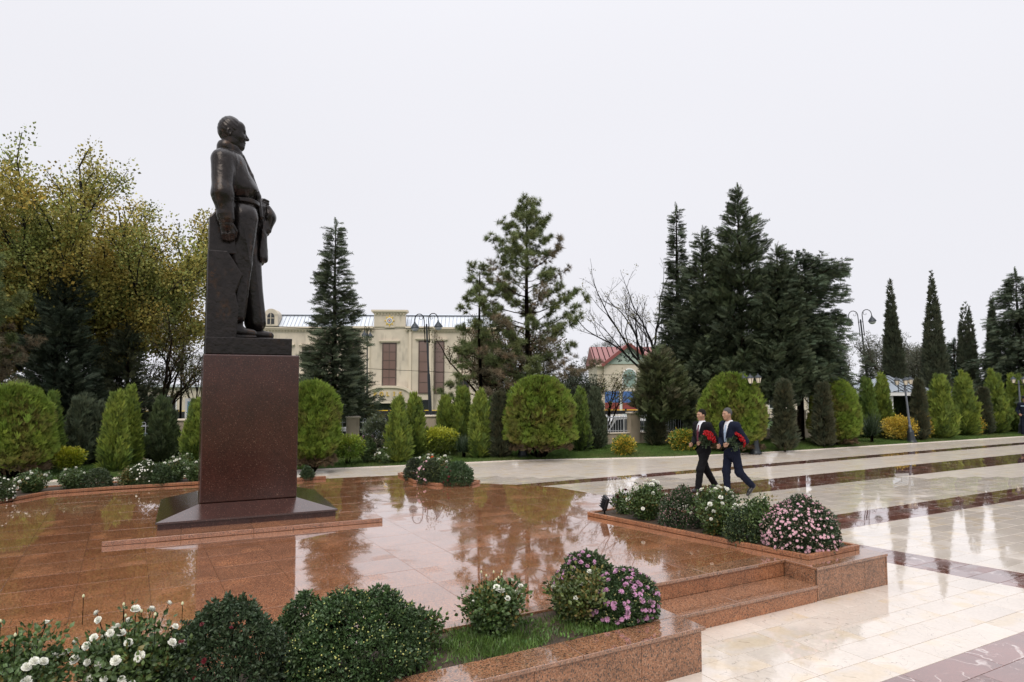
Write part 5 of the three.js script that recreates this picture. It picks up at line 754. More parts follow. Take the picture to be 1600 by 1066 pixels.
gardenLamp('garden lamp with pale lanterns half buried in the mushroom clipped bush', 10.72, -18.35, 2.36, 3, [0, 0], 0);
gardenLamp('garden lamp standing before the clipped bush behind the two men', 18.02, -15.72, 2.66, 3, [-0.02, 0.045], 1);
gardenLamp('leaning garden lamp in front of the yellow bush and gazebo', 26.75, -15.7, 2.62, 3, [-0.03, 0.085], 2);
gardenLamp('garden lamp behind the policeman', 35.4, -15.75, 2.68, 4, [0, 0.02], 3);
// ------------------------------------------------------------------ tall street lamps with hooked arms and bell shades
function streetLamp(label, x, y, z, h, arms, turn, lean) {
  const t = thing('street_lamp', label, 'street lamp', [x, y, z], 0, 'tall street lamps'), s = new THREE.Group();
  part('pole', lathe([[0, 0], [0.16, 0], [0.16, 0.5], [0.11, 0.6], [0.085, h * 0.55], [0.06, h * 0.56], [0.05, h - 0.2], [0, h - 0.15]], 10), M.ironDark, t);
  for (let i = 0; i < arms; i++) {
    const d = i ? -1 : 1, off = 0.13 * d, pts = [[off, h - 1.3, 0], [off, h + 0.1, 0]]; for (let q = 1; q <= 7; q++) { const a = q / 7 * PI; pts.push([off + d * 0.28 * (1 - Math.cos(a)), h + 0.1 + 0.34 * Math.sin(a), 0]); } pts.push([off + d * 0.56, h - 0.02, 0]);
    const arm = part('arm', tube(pts.map(p => new V3(...p)), 0.028, 0.024, 7), M.ironDark, t);
    const sc = []; for (let q = 0; q <= 10; q++) { const a = q / 10 * 5, R = 0.13 * (1 - q / 14); sc.push([off + d * (0.20 + R * Math.cos(a + 2.2)), h + 0.18 + R * Math.sin(a + 2.2), 0]); } part('scroll', tube(sc.map(p => new V3(...p)), 0.014, 0.01, 5), M.ironDark, arm);
    part('bracket', merge([tube([[0, h - 1.2, 0], [off * 1.3, h - 1.2, 0]], 0.02, 0.02, 5), tube([[0, h - 0.35, 0], [off * 1.3, h - 0.35, 0]], 0.02, 0.02, 5)]), M.ironDark, arm);
    const sh = part('shade', lathe([[0.03, 0.02], [0.05, -0.02], [0.06, -0.08], [0.16, -0.2], [0.23, -0.30], [0.25, -0.36], [0.27, -0.37], [0.265, -0.385], [0.2, -0.38]], 18), M.ironDark, t, [off + d * 0.56, h, 0]);
    part('globe', lathe([[0, -0.58], [0.10, -0.56], [0.18, -0.50], [0.215, -0.42], [0.215, -0.375], [0, -0.37]], 16), phy([0.55, 0.57, 0.58], 0.2, { ior: 1.5 }), sh);
  }
  t.quaternion.setFromAxisAngle(new V3(-0.491, 0, 0.871), lean).multiply(new THREE.Quaternion().setFromAxisAngle(_Y, turn));
}
streetLamp('tall twin armed street lamp in front of the police building', 15.55, -1, -37.15, 7.0, 2, -0.5, 0.05);
streetLamp('distant street lamp with bell shade beside the dark spruce', 18.4, -1.2, -58.5, 8.1, 2, 0.9, 0.01);
streetLamp('tall leaning twin armed street lamp behind the gazebo', 43.1, -0.8, -27.8, 7.6, 2, -0.9, 0.085);
// plain pole and square road sign by the pedestal
{ const t = thing('utility_pole', 'thin grey metal pole beside the sapling behind the fence', 'pole', [1.95, -1, -31.2]); part('pole', tube([[0, 0, 0], [0, 6.2, 0]], 0.055, 0.04, 8), M.ironGrey, t); part('pole_cap', lathe([[0, 6.2], [0.06, 6.2], [0.05, 6.26], [0, 6.28]], 10), M.ironDark, t); }
{ const t = thing('road_sign', 'blue and white square road sign on a pale post behind the fence', 'sign', [2.15, -1, -28.6], -0.2); part('post', tube([[0, 0, 0], [0, 2.7, 0]], 0.03, 0.03, 8), M.white, t); part('plate', box(0.42, 0.8, 0.02, 0, 2.35, 0.03), M.white, t); part('symbol', box(0.26, 0.58, 0.012, 0, 2.35, 0.045), std([0.12, 0.28, 0.42], 0.4), t); }
// ------------------------------------------------------------------ cars parked on the road behind the fence
function car(label, x, z, turn, o) {
  const t = thing('parked_car', label, 'car', [x, -0.99, z], turn, 'vehicles parked behind the fence'), paint = phy(o.c, 0.28, { clearcoat: 1, clearcoatRoughness: 0.08 }), L = o.l || 4.3, Wd = 1.72, Hh = o.h || 1.47, van = o.van;
  const s = new THREE.Shape(), h = L / 2; s.moveTo(-h, 0.32); s.lineTo(-h + 0.02, 0.72); s.lineTo(-h + 0.1, 0.88); if (van) { s.lineTo(-h + 0.12, 0.95); } else s.lineTo(-h + 0.75, 0.95); s.lineTo(h - 0.95, 0.93); s.quadraticCurveTo(h - 0.25, 0.86, h - 0.04, 0.72); s.lineTo(h, 0.34); s.lineTo(h - 0.45, 0.24); s.absarc(h - 0.80, 0.30, 0.36, 0, PI, false); s.lineTo(-h + 1.16, 0.24); s.absarc(-h + 0.80, 0.30, 0.36, 0, PI, false); s.lineTo(-h, 0.32);
  part('body', new THREE.ExtrudeGeometry(s, { depth: Wd - 0.12, bevelEnabled: true, bevelSize: 0.05, bevelThickness: 0.06, bevelSegments: 2 }).translate(0, 0, -(Wd - 0.12) / 2), paint, t);
  const c = new THREE.Shape(), a0 = van ? -h + 0.06 : -h + 0.35, a1 = van ? -h + 0.22 : -h + 0.95; c.moveTo(a0, 0.92); c.lineTo(a1, Hh - 0.05); c.quadraticCurveTo(a1 + 0.1, Hh, a1 + 0.3, Hh); c.lineTo(h - 1.9, Hh); c.quadraticCurveTo(h - 1.7, Hh, h - 1.6, Hh - 0.05); c.lineTo(h - 0.85, 0.92); c.lineTo(a0, 0.92);
  const cab = part('cabin', new THREE.ExtrudeGeometry(c, { depth: Wd - 0.36, bevelEnabled: true, bevelSize: 0.04, bevelThickness: 0.06, bevelSegments: 2 }).translate(0, 0, -(Wd - 0.36) / 2), paint, t);
  for (const sd of [-1, 1]) {
    const zz = sd * (Wd / 2 - 0.11), w1 = new THREE.Shape(); w1.moveTo(a0 + 0.38, 0.98); w1.lineTo(a1 + 0.22, Hh - 0.13); w1.lineTo(-0.12, Hh - 0.11); w1.lineTo(-0.12, 0.98); const w2 = new THREE.Shape(); w2.moveTo(-0.02, 0.98); w2.lineTo(-0.02, Hh - 0.11); w2.lineTo(h - 1.78, Hh - 0.13); w2.lineTo(h - 1.12, 0.98);
    for (const w of [w1, w2]) part('side_window', new THREE.ExtrudeGeometry(w, { depth: 0.02, bevelEnabled: false }).translate(0, 0, zz - 0.01), M.glassDark, cab);
    part('door_handle', box(0.16, 0.03, 0.03, -0.3, 0.82, sd * (Wd / 2 + 0.005)), M.ironGrey, t); part('mirror', rbox(0.12, 0.12, 0.16, 0.03, h - 1.25, 1.0, sd * (Wd / 2 + 0.05)), paint, t);
    part('headlight', rbox(0.12, 0.13, 0.34, 0.03, h - 0.02, 0.66, sd * 0.62), phy([0.7, 0.72, 0.75], 0.1), t); part('tail_light', rbox(0.1, 0.16, 0.24, 0.03, -h + 0.01, 0.74, sd * 0.68), std([0.4, 0.02, 0.02], 0.3), t);
  }
  part('windscreen', box(0.02, 0.62, Wd - 0.46, 0, 0, 0).rotateZ(0.92).translate(h - 1.17, (Hh + 0.93) / 2 + 0.02, 0), M.glassDark, cab);
  part('rear_window', box(0.02, 0.42, Wd - 0.5, 0, 0, 0).rotateZ(van ? -0.2 : -0.85).translate((a0 + a1) / 2 - 0.045, (Hh + 0.95) / 2, 0), M.glassDark, cab);
  for (const px of [-h + 0.80, h - 0.80]) for (const sd of [-1, 1]) { const w = part('wheel', lathe([[0.17, -0.09], [0.29, -0.10], [0.31, -0.06], [0.31, 0.06], [0.29, 0.10], [0.17, 0.09]], 22).rotateX(PI / 2), M.black, t, [px, 0.31, sd * (Wd / 2 - 0.10)]); part('rim', new THREE.CylinderGeometry(0.18, 0.18, 0.15, 10).rotateX(PI / 2), M.ironGrey, w); }
}
car('dark teal car with pale roof parked behind the golden thuja pair', 0.1, -27.2, 0.1, { c: [0.02, 0.06, 0.07], van: true, h: 1.6 });
car('white car parked behind the round bush beside the pedestal', 7.4, -26.4, 0.15, { c: [0.72, 0.73, 0.75], van: true, h: 1.62 });
car('white hatchback parked behind the dark spruce trunk', 6.1, -29.4, 2.9, { c: [0.70, 0.71, 0.73] });
car('silver car parked between the young spruce and golden thujas', 10.2, -28.2, 0.1, { c: [0.42, 0.47, 0.52] });
car('grey blue car parked behind the slender pine', 14.6, -28.4, 0.15, { c: [0.22, 0.28, 0.36] });
car('white van parked behind the low forked bare tree', 20.2, -26.2, 3.3, { c: [0.72, 0.72, 0.72], van: true, h: 1.75, l: 4.4 });
car('white off road car parked behind the bushy juniper', 23.2, -25.0, 0.2, { c: [0.72, 0.73, 0.74], van: true, h: 1.75 });
// two cables sagging past the police building
for (const [a, b, sag, l] of [[[3, 4.6, -60], [50, 3.4, -44], 0.8, 'lower black cable sagging across the police building'], [[4, 8.3, -66], [15.6, 5.6, -37.2], 0.5, 'upper black cable running to the twin armed street lamp']]) { const pts = []; for (let i = 0; i <= 14; i++) { const t = i / 14; pts.push(new V3(lerp(a[0], b[0], t), lerp(a[1], b[1], t) - sag * 4 * t * (1 - t), lerp(a[2], b[2], t))); } const m = part(numbered('overhead_cable'), tube(pts, 0.018, 0.018, 5), M.black, scene); tag(m, l, 'cable'); }
// black spotlight in the corner of the rose bed
{ const t = thing('spotlight', 'small black spotlight tilted on its stake in the bed corner', 'spotlight', [6.2, 0.385, -8.22], 0.5); part('stake', tube([[0, 0, 0], [0, 0.07, 0]], 0.012, 0.012, 6), M.black, t); part('bracket', box(0.14, 0.02, 0.02, 0, 0.06, 0), M.black, t); const h = part('housing', rbox(0.15, 0.20, 0.045, 0.012, 0, 0, 0), M.black, t, [0.01, 0.16, 0]); h.rotation.set(0.25, 0.9, 0.1); part('glass', box(0.125, 0.15, 0.006, 0, 0, 0.025), M.glassDark, h); part('fins', merge([-0.07, -0.035, 0, 0.035, 0.07].map(y => box(0.12, 0.008, 0.03, 0, y, -0.034))), M.black, h); }
// ------------------------------------------------------------------ blooms
function petals(rings, seed) { const r = rng(seed), a = []; for (const [n, l, w, e, y] of rings) for (let i = 0; i < n; i++) { const t = (i + 0.5 * r()) / n * 6.283, ce = Math.cos(e), se = Math.sin(e), d = new V3(Math.cos(t) * ce, se, Math.sin(t) * ce), s = new V3(-Math.sin(t), 0, Math.cos(t)), o = new V3(0, y, 0), m = o.clone().addScaledVector(d, l * 0.6), tp = o.clone().addScaledVector(d, l).add(new V3(0, l * 0.12, 0)), L = m.clone().addScaledVector(s, w / 2), R = m.clone().addScaledVector(s, -w / 2), tl = tp.clone().addScaledVector(s, w * 0.28), tr = tp.clone().addScaledVector(s, -w * 0.28); for (const q of [[o, L, R], [L, tl, R], [tl, tr, R]]) q.forEach(v => a.push(v.x, v.y, v.z)); } return tris(a); }
const bloomRose = [1, 2, 3].map(s => petals([[6, 0.034, 0.036, 0.0, 0], [6, 0.033, 0.034, 0.5, 0.004], [5, 0.029, 0.028, 0.92, 0.006], [4, 0.022, 0.018, 1.3, 0.008]], s + 60));
const bloomMum = [1, 2].map(s => petals([[10, 0.022, 0.009, 0.05, 0], [8, 0.018, 0.008, 0.55, 0.003], [5, 0.012, 0.007, 1.1, 0.005]], s + 70));
const bloomCarn = [1, 2, 3].map(s => petals([[7, 0.034, 0.026, 0.1, 0], [7, 0.03, 0.024, 0.6, 0.004], [6, 0.026, 0.02, 1.05, 0.008]], s + 80));
const budGeo = new THREE.OctahedronGeometry(0.0055, 0), roseBud = lathe([[0, 0], [0.006, 0.004], [0.008, 0.011], [0.004, 0.021], [0, 0.024]], 7);
const leafG = [0.065, 0.10, 0.024], leafDk = [0.030, 0.052, 0.020], leafRose = [0.072, 0.122, 0.028];
function blooms(t, geos, matl, list, nm, r) { for (const [p, d, s] of list) { const m = part(nm, geos[Math.floor(r() * geos.length)], matl, t, [p.x, p.y, p.z]); m.quaternion.setFromUnitVectors(_Y, d.clone().normalize()); m.scale.setScalar(s); } }
function mum(label, x, z, w, h, o) {
  const t = thing('chrysanthemum_bush', label, 'flower bush', [x, o.y ?? H + 0.03, z], 0, o.group || 'rounded chrysanthemum mounds in the beds'), r = rng(o.seed), L = [], B = [], F = [], dz = o.d || w, sg = [];
  for (let i = 0; i < 8; i++) { const a = i / 8 * 6.28, q = w * 0.3; sg.push(tube([[0.03 * Math.cos(a), -0.01, 0.03 * Math.sin(a)], [q * 0.6 * Math.cos(a), h * 0.4, q * 0.6 * Math.sin(a)], [q * Math.cos(a), h * 0.75, q * Math.sin(a)]], 0.008, 0.004, 5)); } part('stem', merge(sg), M.stem, t);
  const surf = (u, k) => { const b = 1 + (o.lump ?? 0.10) * n3(u.x * 3.3 + o.seed, u.y * 3.3, u.z * 3.3); return new V3(u.x * w / 2 * k * b, Math.max(0.01, h * (0.18 + 0.82 * u.y) * (k * 0.25 + 0.75) * b - (1 - k) * h * 0.3), u.z * dz / 2 * k * b); };
  const n = Math.round((o.n || 2600) * w * w + 120);
  const dirU = () => { const y = r() < 0.2 ? r() * 0.2 - 0.2 : r(), a = r() * 6.283, q = Math.sqrt(1 - y * y); return new V3(q * Math.cos(a), y, q * Math.sin(a)); };
  for (let i = 0; i < n; i++) { const u = dirU(), k = lerp(0.72, 1, Math.sqrt(r())); L.push([mat(surf(u, k), u.clone().add(new V3(0, 0.3, 0)), r() * 6, (o.ls || 1) * (0.8 + 0.45 * r())), tint(mixc(o.leaf || leafG, o.leaf2 || leafDk, r() * 0.9), r, 0.25)]); }
  foliage('foliage', 'mum', L, t);
  for (let i = 0; i < (o.buds ?? 0) * 3; i++) { const u = dirU(); if (o.budBias && o.budBias(u) < r()) continue; B.push([mat(surf(u, 1.03), u, 0, 0.8 + 0.5 * r()), tint(o.budCol || [0.30, 0.36, 0.10], r)]); }
  if (B.length) inst('buds', budGeo, M.petal, B, t);
  let guard = 0; while (F.length < (o.blooms || 0) && guard++ < 9000) { const u = dirU(); if ((o.bias ? o.bias(u) : 1) < r()) continue; F.push([surf(u, 1.03), u.clone().add(new V3((r() - 0.5) * 0.5, 0.25, (r() - 0.5) * 0.5)), (o.bs || 1) * (0.7 + 0.5 * r())]); }
  blooms(t, bloomMum, o.mat, F, 'bloom', r); return t;
}
function rose(label, x, z, w, h, o) {
  const t = thing('rose_bush', label, 'rose bush', [x, o.y ?? H + 0.02, z], 0, o.group || 'rose bushes in the beds'), r = rng(o.seed), L = [], sg = [], F = [], BD = [], k = o.canes || 16;
  for (let i = 0; i < k; i++) {
    const a = r() * 6.283, q = Math.sqrt(r()) * w * 0.5, hh = h * (0.62 + 0.42 * r()) * (1 - 0.35 * Math.pow(q / (w * 0.5), 2)), tip = new V3(q * Math.cos(a), hh, q * Math.sin(a)), mid = tip.clone().multiplyScalar(0.5).add(new V3((r() - 0.5) * 0.06, h * 0.06, (r() - 0.5) * 0.06)); sg.push(tube([new V3(0.04 * Math.cos(a), -0.02, 0.04 * Math.sin(a)), mid, tip], 0.006, 0.0025, 5));
    const m = Math.round(1.3 * (o.leaves || 26) * (0.7 + 0.6 * r())); for (let j = 0; j < m; j++) { const s = 0.12 + 0.82 * r(), p = s < 0.5 ? mid.clone().multiplyScalar(s * 2) : mid.clone().lerp(tip, s * 2 - 1); p.add(new V3((r() - 0.5) * 0.17, (r() - 0.5) * 0.10, (r() - 0.5) * 0.17)); p.y = Math.max(0.02, p.y); L.push([mat(p, new V3(r() - 0.5, 0.5, r() - 0.5), r() * 6, 0.8 + 0.5 * r()), tint(r() < (o.yel || 0.06) ? [0.14, 0.11, 0.025] : mixc(o.leaf || leafRose, leafDk, r() * 0.7), r, 0.25)]); }
    if (r() < 0.8) F.push([tip, tip.clone().setY(h * 0.6).add(new V3(0, 0.1, 0)), 0.8 + 0.4 * r()]);
  }
  while (F.length < o.blooms) { const a = r() * 6.283, y = 0.25 + 0.72 * r(), q = w * 0.5 * Math.sqrt(1 - Math.pow(Math.max(0, y - 0.3) / 0.75, 2)) * (0.85 + 0.2 * r()), p = new V3(q * Math.cos(a), h * y, q * Math.sin(a)); F.push([p, new V3(Math.cos(a), 0.7, Math.sin(a)), 0.65 + 0.5 * r()]); sg.push(tube([p.clone().multiplyScalar(0.7), p], 0.003, 0.002, 4)); }
  F.length = Math.min(F.length, o.blooms);
  part('canes', merge(sg), M.stem, t, null, 'stuff'); foliage('foliage', 'rose', L, t); blooms(t, bloomRose, o.mat || M.petalWhite, F.map(f => [f[0], f[1], f[2] * (o.bs || 1)]), 'bloom', r);
  for (let i = 0; i < (o.buds || 0); i++) { const a = r() * 6.283, q = w * 0.5 * r(), p = new V3(q * Math.cos(a), h * (0.86 + 0.16 * r()), q * Math.sin(a)); const b = part('bud', roseBud, o.budMat || M.bud, t, [p.x, p.y, p.z]); part('bud_stalk', tube([[0, -0.16, 0], [0, 0.004, 0]], 0.002, 0.002, 4), M.stem, b); }
  return t;
}
// front planter
rose('white rose bush at the far end of the front planter, beside another white one', -0.52, -4.76, 0.66, 0.60, { seed: 2001, blooms: 24, canes: 24, leaves: 26, bs: 0.75, buds: 3 });
rose('white rose bush full of blooms beside the dark red budded mound', 0.06, -4.78, 0.70, 0.62, { seed: 2002, blooms: 38, canes: 26, leaves: 26, bs: 0.72, buds: 7 });
mum('dark green chrysanthemum mound with a few dark red buds', 0.60, -4.70, 0.70, 0.56, { seed: 2003, d: 0.58, leaf: [0.041, 0.070, 0.030], blooms: 22, mat: M.petalDarkRed, bs: 0.6, bias: u => u.x < 0.3 ? 0.6 + u.y * 0.4 : 0.1, lump: 0.14, n: 3000 });
mum('small deep green mound tucked behind the larger budded mound', 1.13, -4.92, 0.46, 0.44, { seed: 2004, leaf: [0.054, 0.101, 0.030], lump: 0.2, n: 3600 });
mum('large deep green chrysanthemum mound speckled with tiny yellow buds', 1.42, -4.66, 0.92, 0.50, { seed: 2005, d: 0.62, leaf: [0.054, 0.105, 0.030], buds: 170, budCol: [0.42, 0.44, 0.14], lump: 0.18, n: 3000 });
rose('small dark red rose beside the large budded mound', 1.98, -4.88, 0.22, 0.30, { seed: 2006, blooms: 4, canes: 6, leaves: 10, mat: M.petalDarkRed, bs: 0.8 });
rose('lone white rose bush on the weedy soil of the front planter', 2.59, -4.86, 0.46, 0.44, { seed: 2007, blooms: 13, canes: 18, leaves: 24, buds: 7, bs: 0.75 });
mum('green chrysanthemum mound with lilac blooms behind the yellowing rose bush', 3.55, -4.98, 0.62, 0.44, { seed: 2008, d: 0.46, leaf: [0.054, 0.095, 0.030], blooms: 70, mat: M.petalPink, bias: u => u.x < 0.05 ? 0.9 : 0.05, buds: 90, budCol: [0.40, 0.36, 0.20], n: 3400 });
rose('rose bush with yellowing leaves and few white blooms between lilac mums', 3.32, -4.74, 0.50, 0.40, { seed: 2009, blooms: 8, canes: 22, leaves: 26, yel: 0.16, bs: 0.6, leaf: [0.101, 0.135, 0.029] });
mum('low chrysanthemum mound covered in lilac pink blooms at the planter corner', 3.70, -4.70, 0.68, 0.33, { seed: 2010, d: 0.58, leaf: [0.054, 0.095, 0.030], blooms: 190, mat: M.petalPink, bias: u => 0.9 - 0.75 * clamp(u.x * 1.1), bs: 1.0, buds: 120, budCol: [0.36, 0.34, 0.14], n: 3400 });
// weeds on the planter soil
{
  const r = rng(2050), L = []; for (let i = 0; i < 1100; i++) { const x = 1.75 + 2.0 * r(), z = -4.46 - 0.62 * r(); if (n3(x * 3.1, 0, z * 4) < -0.35 + 0.3 * r()) continue; L.push([mat(new V3(x, 0.318, z), new V3((r() - 0.5) * 0.9, 1, (r() - 0.5) * 0.9), r() * 6, new V3(0.9, 0.6 + 0.6 * r(), 0.9)), tint(mixc([0.10, 0.18, 0.03], [0.05, 0.09, 0.02], r()), r, 0.3)]); }
  const w = new THREE.Group(); w.name = 'planter_weeds'; w.userData.kind = 'stuff'; tag(w, 'weeds and short grass on the front planter soil', 'weeds'); scene.add(w); foliage('weed_blades', 'grass', L, w);
  const K = []; for (let i = 0; i < 120; i++) K.push([mat(new V3(1.8 + 1.9 * r(), 0.325, -4.48 - 0.58 * r()), new V3(r() - 0.5, 0.8, r() - 0.5), r() * 6, 0.6 + 0.5 * r()), tint([0.09, 0.17, 0.035], r)]); foliage('weed_leaves', 'rose', K, w);
}
// right bed
const rb2 = 'flower bushes in the bed beside the steps', yb = H + 0.036;
rose('small dark red rose next to the spotlight', 6.50, -8.12, 0.26, 0.34, { seed: 2101, y: yb, blooms: 6, canes: 8, leaves: 14, mat: M.petalDarkRed, group: rb2 });
rose('white rose bush next to the small red rose in the bed by the steps', 6.50, -7.62, 0.58, 0.54, { seed: 2102, y: yb, blooms: 30, canes: 24, leaves: 26, bs: 0.9, buds: 6, group: rb2 });
mum('dark mound with faded pink buds between two white rose bushes', 6.62, -7.05, 0.56, 0.50, { seed: 2103, y: yb, leaf: [0.047, 0.074, 0.028], buds: 170, budCol: [0.42, 0.25, 0.26], n: 2600, group: rb2 });
rose('tall white rose bush in the middle of the bed by the steps', 6.62, -6.45, 0.62, 0.60, { seed: 2104, y: yb, blooms: 32, canes: 26, leaves: 28, bs: 0.9, buds: 7, group: rb2 });
mum('low dark green mound in front of the tall white rose bush', 6.62, -6.02, 0.40, 0.38, { seed: 2105, y: yb, leaf: [0.041, 0.068, 0.025], buds: 60, n: 2800, group: rb2 });
rose('loose white rose bush next to the big pink chrysanthemum mound', 6.86, -5.86, 0.56, 0.52, { seed: 2106, y: yb, blooms: 11, canes: 24, leaves: 30, bs: 0.9, buds: 5, group: rb2 });
mum('big round chrysanthemum mound covered in pale pink blooms on the step corner', 7.06, -5.50, 0.95, 0.54, { seed: 2107, y: yb, d: 0.80, leaf: [0.043, 0.070, 0.028], blooms: 250, mat: M.petalPale, bias: u => 0.95 - 0.9 * clamp(u.x * 0.9 + 0.35), bs: 0.8, buds: 420, budCol: [0.45, 0.32, 0.28], n: 2400, group: rb2 });
rose('white rose bush hidden behind the tall one, over the far kerb', 7.15, -6.9, 0.5, 0.5, { seed: 2108, y: yb, blooms: 8, canes: 16, leaves: 24, bs: 0.9, group: rb2 });
// far bed
const fb = 'flower bushes in the far corner bed';
mum('dark bare backed mound in the far corner bed', 5.18, -13.2, 0.46, 0.40, { seed: 2201, y: yb, leaf: [0.041, 0.054, 0.028], buds: 30, n: 2600, group: fb });
rose('white daisy like bush with two orange blooms in the far bed', 5.42, -13.15, 0.56, 0.52, { seed: 2202, y: yb, blooms: 24, canes: 20, leaves: 24, bs: 1.1, group: fb });
rose('orange bloomed rose stem in the far corner bed', 5.46, -12.95, 0.26, 0.50, { seed: 2203, y: yb, blooms: 3, canes: 6, leaves: 12, mat: M.petalOrange, bs: 1.1, group: fb });
mum('mound with faded pink rim in the far corner bed', 5.26, -12.55, 0.56, 0.44, { seed: 2204, y: yb, leaf: [0.054, 0.074, 0.030], blooms: 26, mat: M.petalPale, bias: u => u.x < -0.5 ? 0.8 : 0.02, buds: 60, n: 2400, group: fb });
rose('white bloomed bush over the middle of the far corner bed', 5.48, -12.45, 0.48, 0.50, { seed: 2205, y: yb, blooms: 18, canes: 20, leaves: 26, bs: 0.9, buds: 6, group: fb });
mum('fresh green mound at the tip of the far corner bed', 5.62, -12.16, 0.64, 0.40, { seed: 2206, y: yb, leaf: [0.061, 0.115, 0.040], blooms: 14, mat: M.petalDarkRed, bias: u => u.x < -0.6 ? 0.8 : 0, n: 2600, group: fb });
mum('little green tuft beside the pedestal on the far podium edge', 3.25, -14.24, 0.24, 0.24, { seed: 2207, y: yb, leaf: [0.068, 0.115, 0.046], n: 3600, group: fb });
// long bed behind the podium
const lb = 'flower bushes in the long bed behind the podium', yl = H + 0.034;
mum('cream budded mound at the bend of the long bed', -1.82, -14.15, 0.50, 0.36, { seed: 2301, y: yl, blooms: 60, mat: M.petalWhite, bs: 0.8, n: 2200, group: lb });
rose('white rose bush beside the cream mound in the long bed', -1.40, -14.85, 0.56, 0.42, { seed: 2302, y: yl, blooms: 16, canes: 18, leaves: 26, bs: 0.9, group: lb });
rose('white rose bush beside the plain green mound in the long bed', -0.78, -15.05, 0.46, 0.40, { seed: 2303, y: yl, blooms: 14, canes: 18, leaves: 24, bs: 0.8, group: lb });
mum('plain green mound in the long bed', -0.42, -15.0, 0.46, 0.34, { seed: 2304, y: yl, leaf: [0.061, 0.088, 0.034], n: 2600, group: lb });
rose('tiny rusty leaved rose in the long bed', 0.06, -15.0, 0.24, 0.26, { seed: 2305, y: yl, blooms: 1, canes: 8, leaves: 14, yel: 0.5, mat: M.petalDarkRed, group: lb });
mum('mound with a cream white flowering crest in the long bed', 0.36, -15.05, 0.56, 0.42, { seed: 2306, y: yl, blooms: 110, mat: M.petalWhite, bias: u => u.y > 0.45 ? 0.9 : 0.05, bs: 0.8, n: 2400, group: lb });
mum('deep green mound next to the cream crested one', 0.62, -14.92, 0.48, 0.36, { seed: 2307, y: yl, leaf: [0.054, 0.095, 0.030], n: 2600, group: lb });
rose('white rose bush between deep green mound and pedestal', 0.84, -15.1, 0.46, 0.48, { seed: 2308, y: yl, blooms: 16, canes: 18, leaves: 26, bs: 0.9, group: lb });
rose('white rose bush half hidden by the pedestal corner', 1.25, -15.0, 0.40, 0.40, { seed: 2309, y: yl, blooms: 12, canes: 16, leaves: 24, bs: 0.85, group: lb });
// roses on the lawn
rose('pink rose bush beside the small clipped green ball', 6.10, -19.15, 0.55, 0.9, { seed: 2401, y: 0.01, blooms: 8, canes: 20, leaves: 22, mat: M.petalPink, bs: 1.7, group: 'roses on the lawn' });
rose('white rose bush at the lawn edge in front of a golden thuja', 6.36, -18.75, 0.5, 0.5, { seed: 2402, y: 0.01, blooms: 18, canes: 18, leaves: 20, bs: 1.1, group: 'roses on the lawn' });
rose('thin flowerless rose bush on the lawn behind the long bed', 1.3, -18.6, 0.5, 0.7, { seed: 2403, y: 0.01, blooms: 2, canes: 12, leaves: 8, group: 'roses on the lawn' });
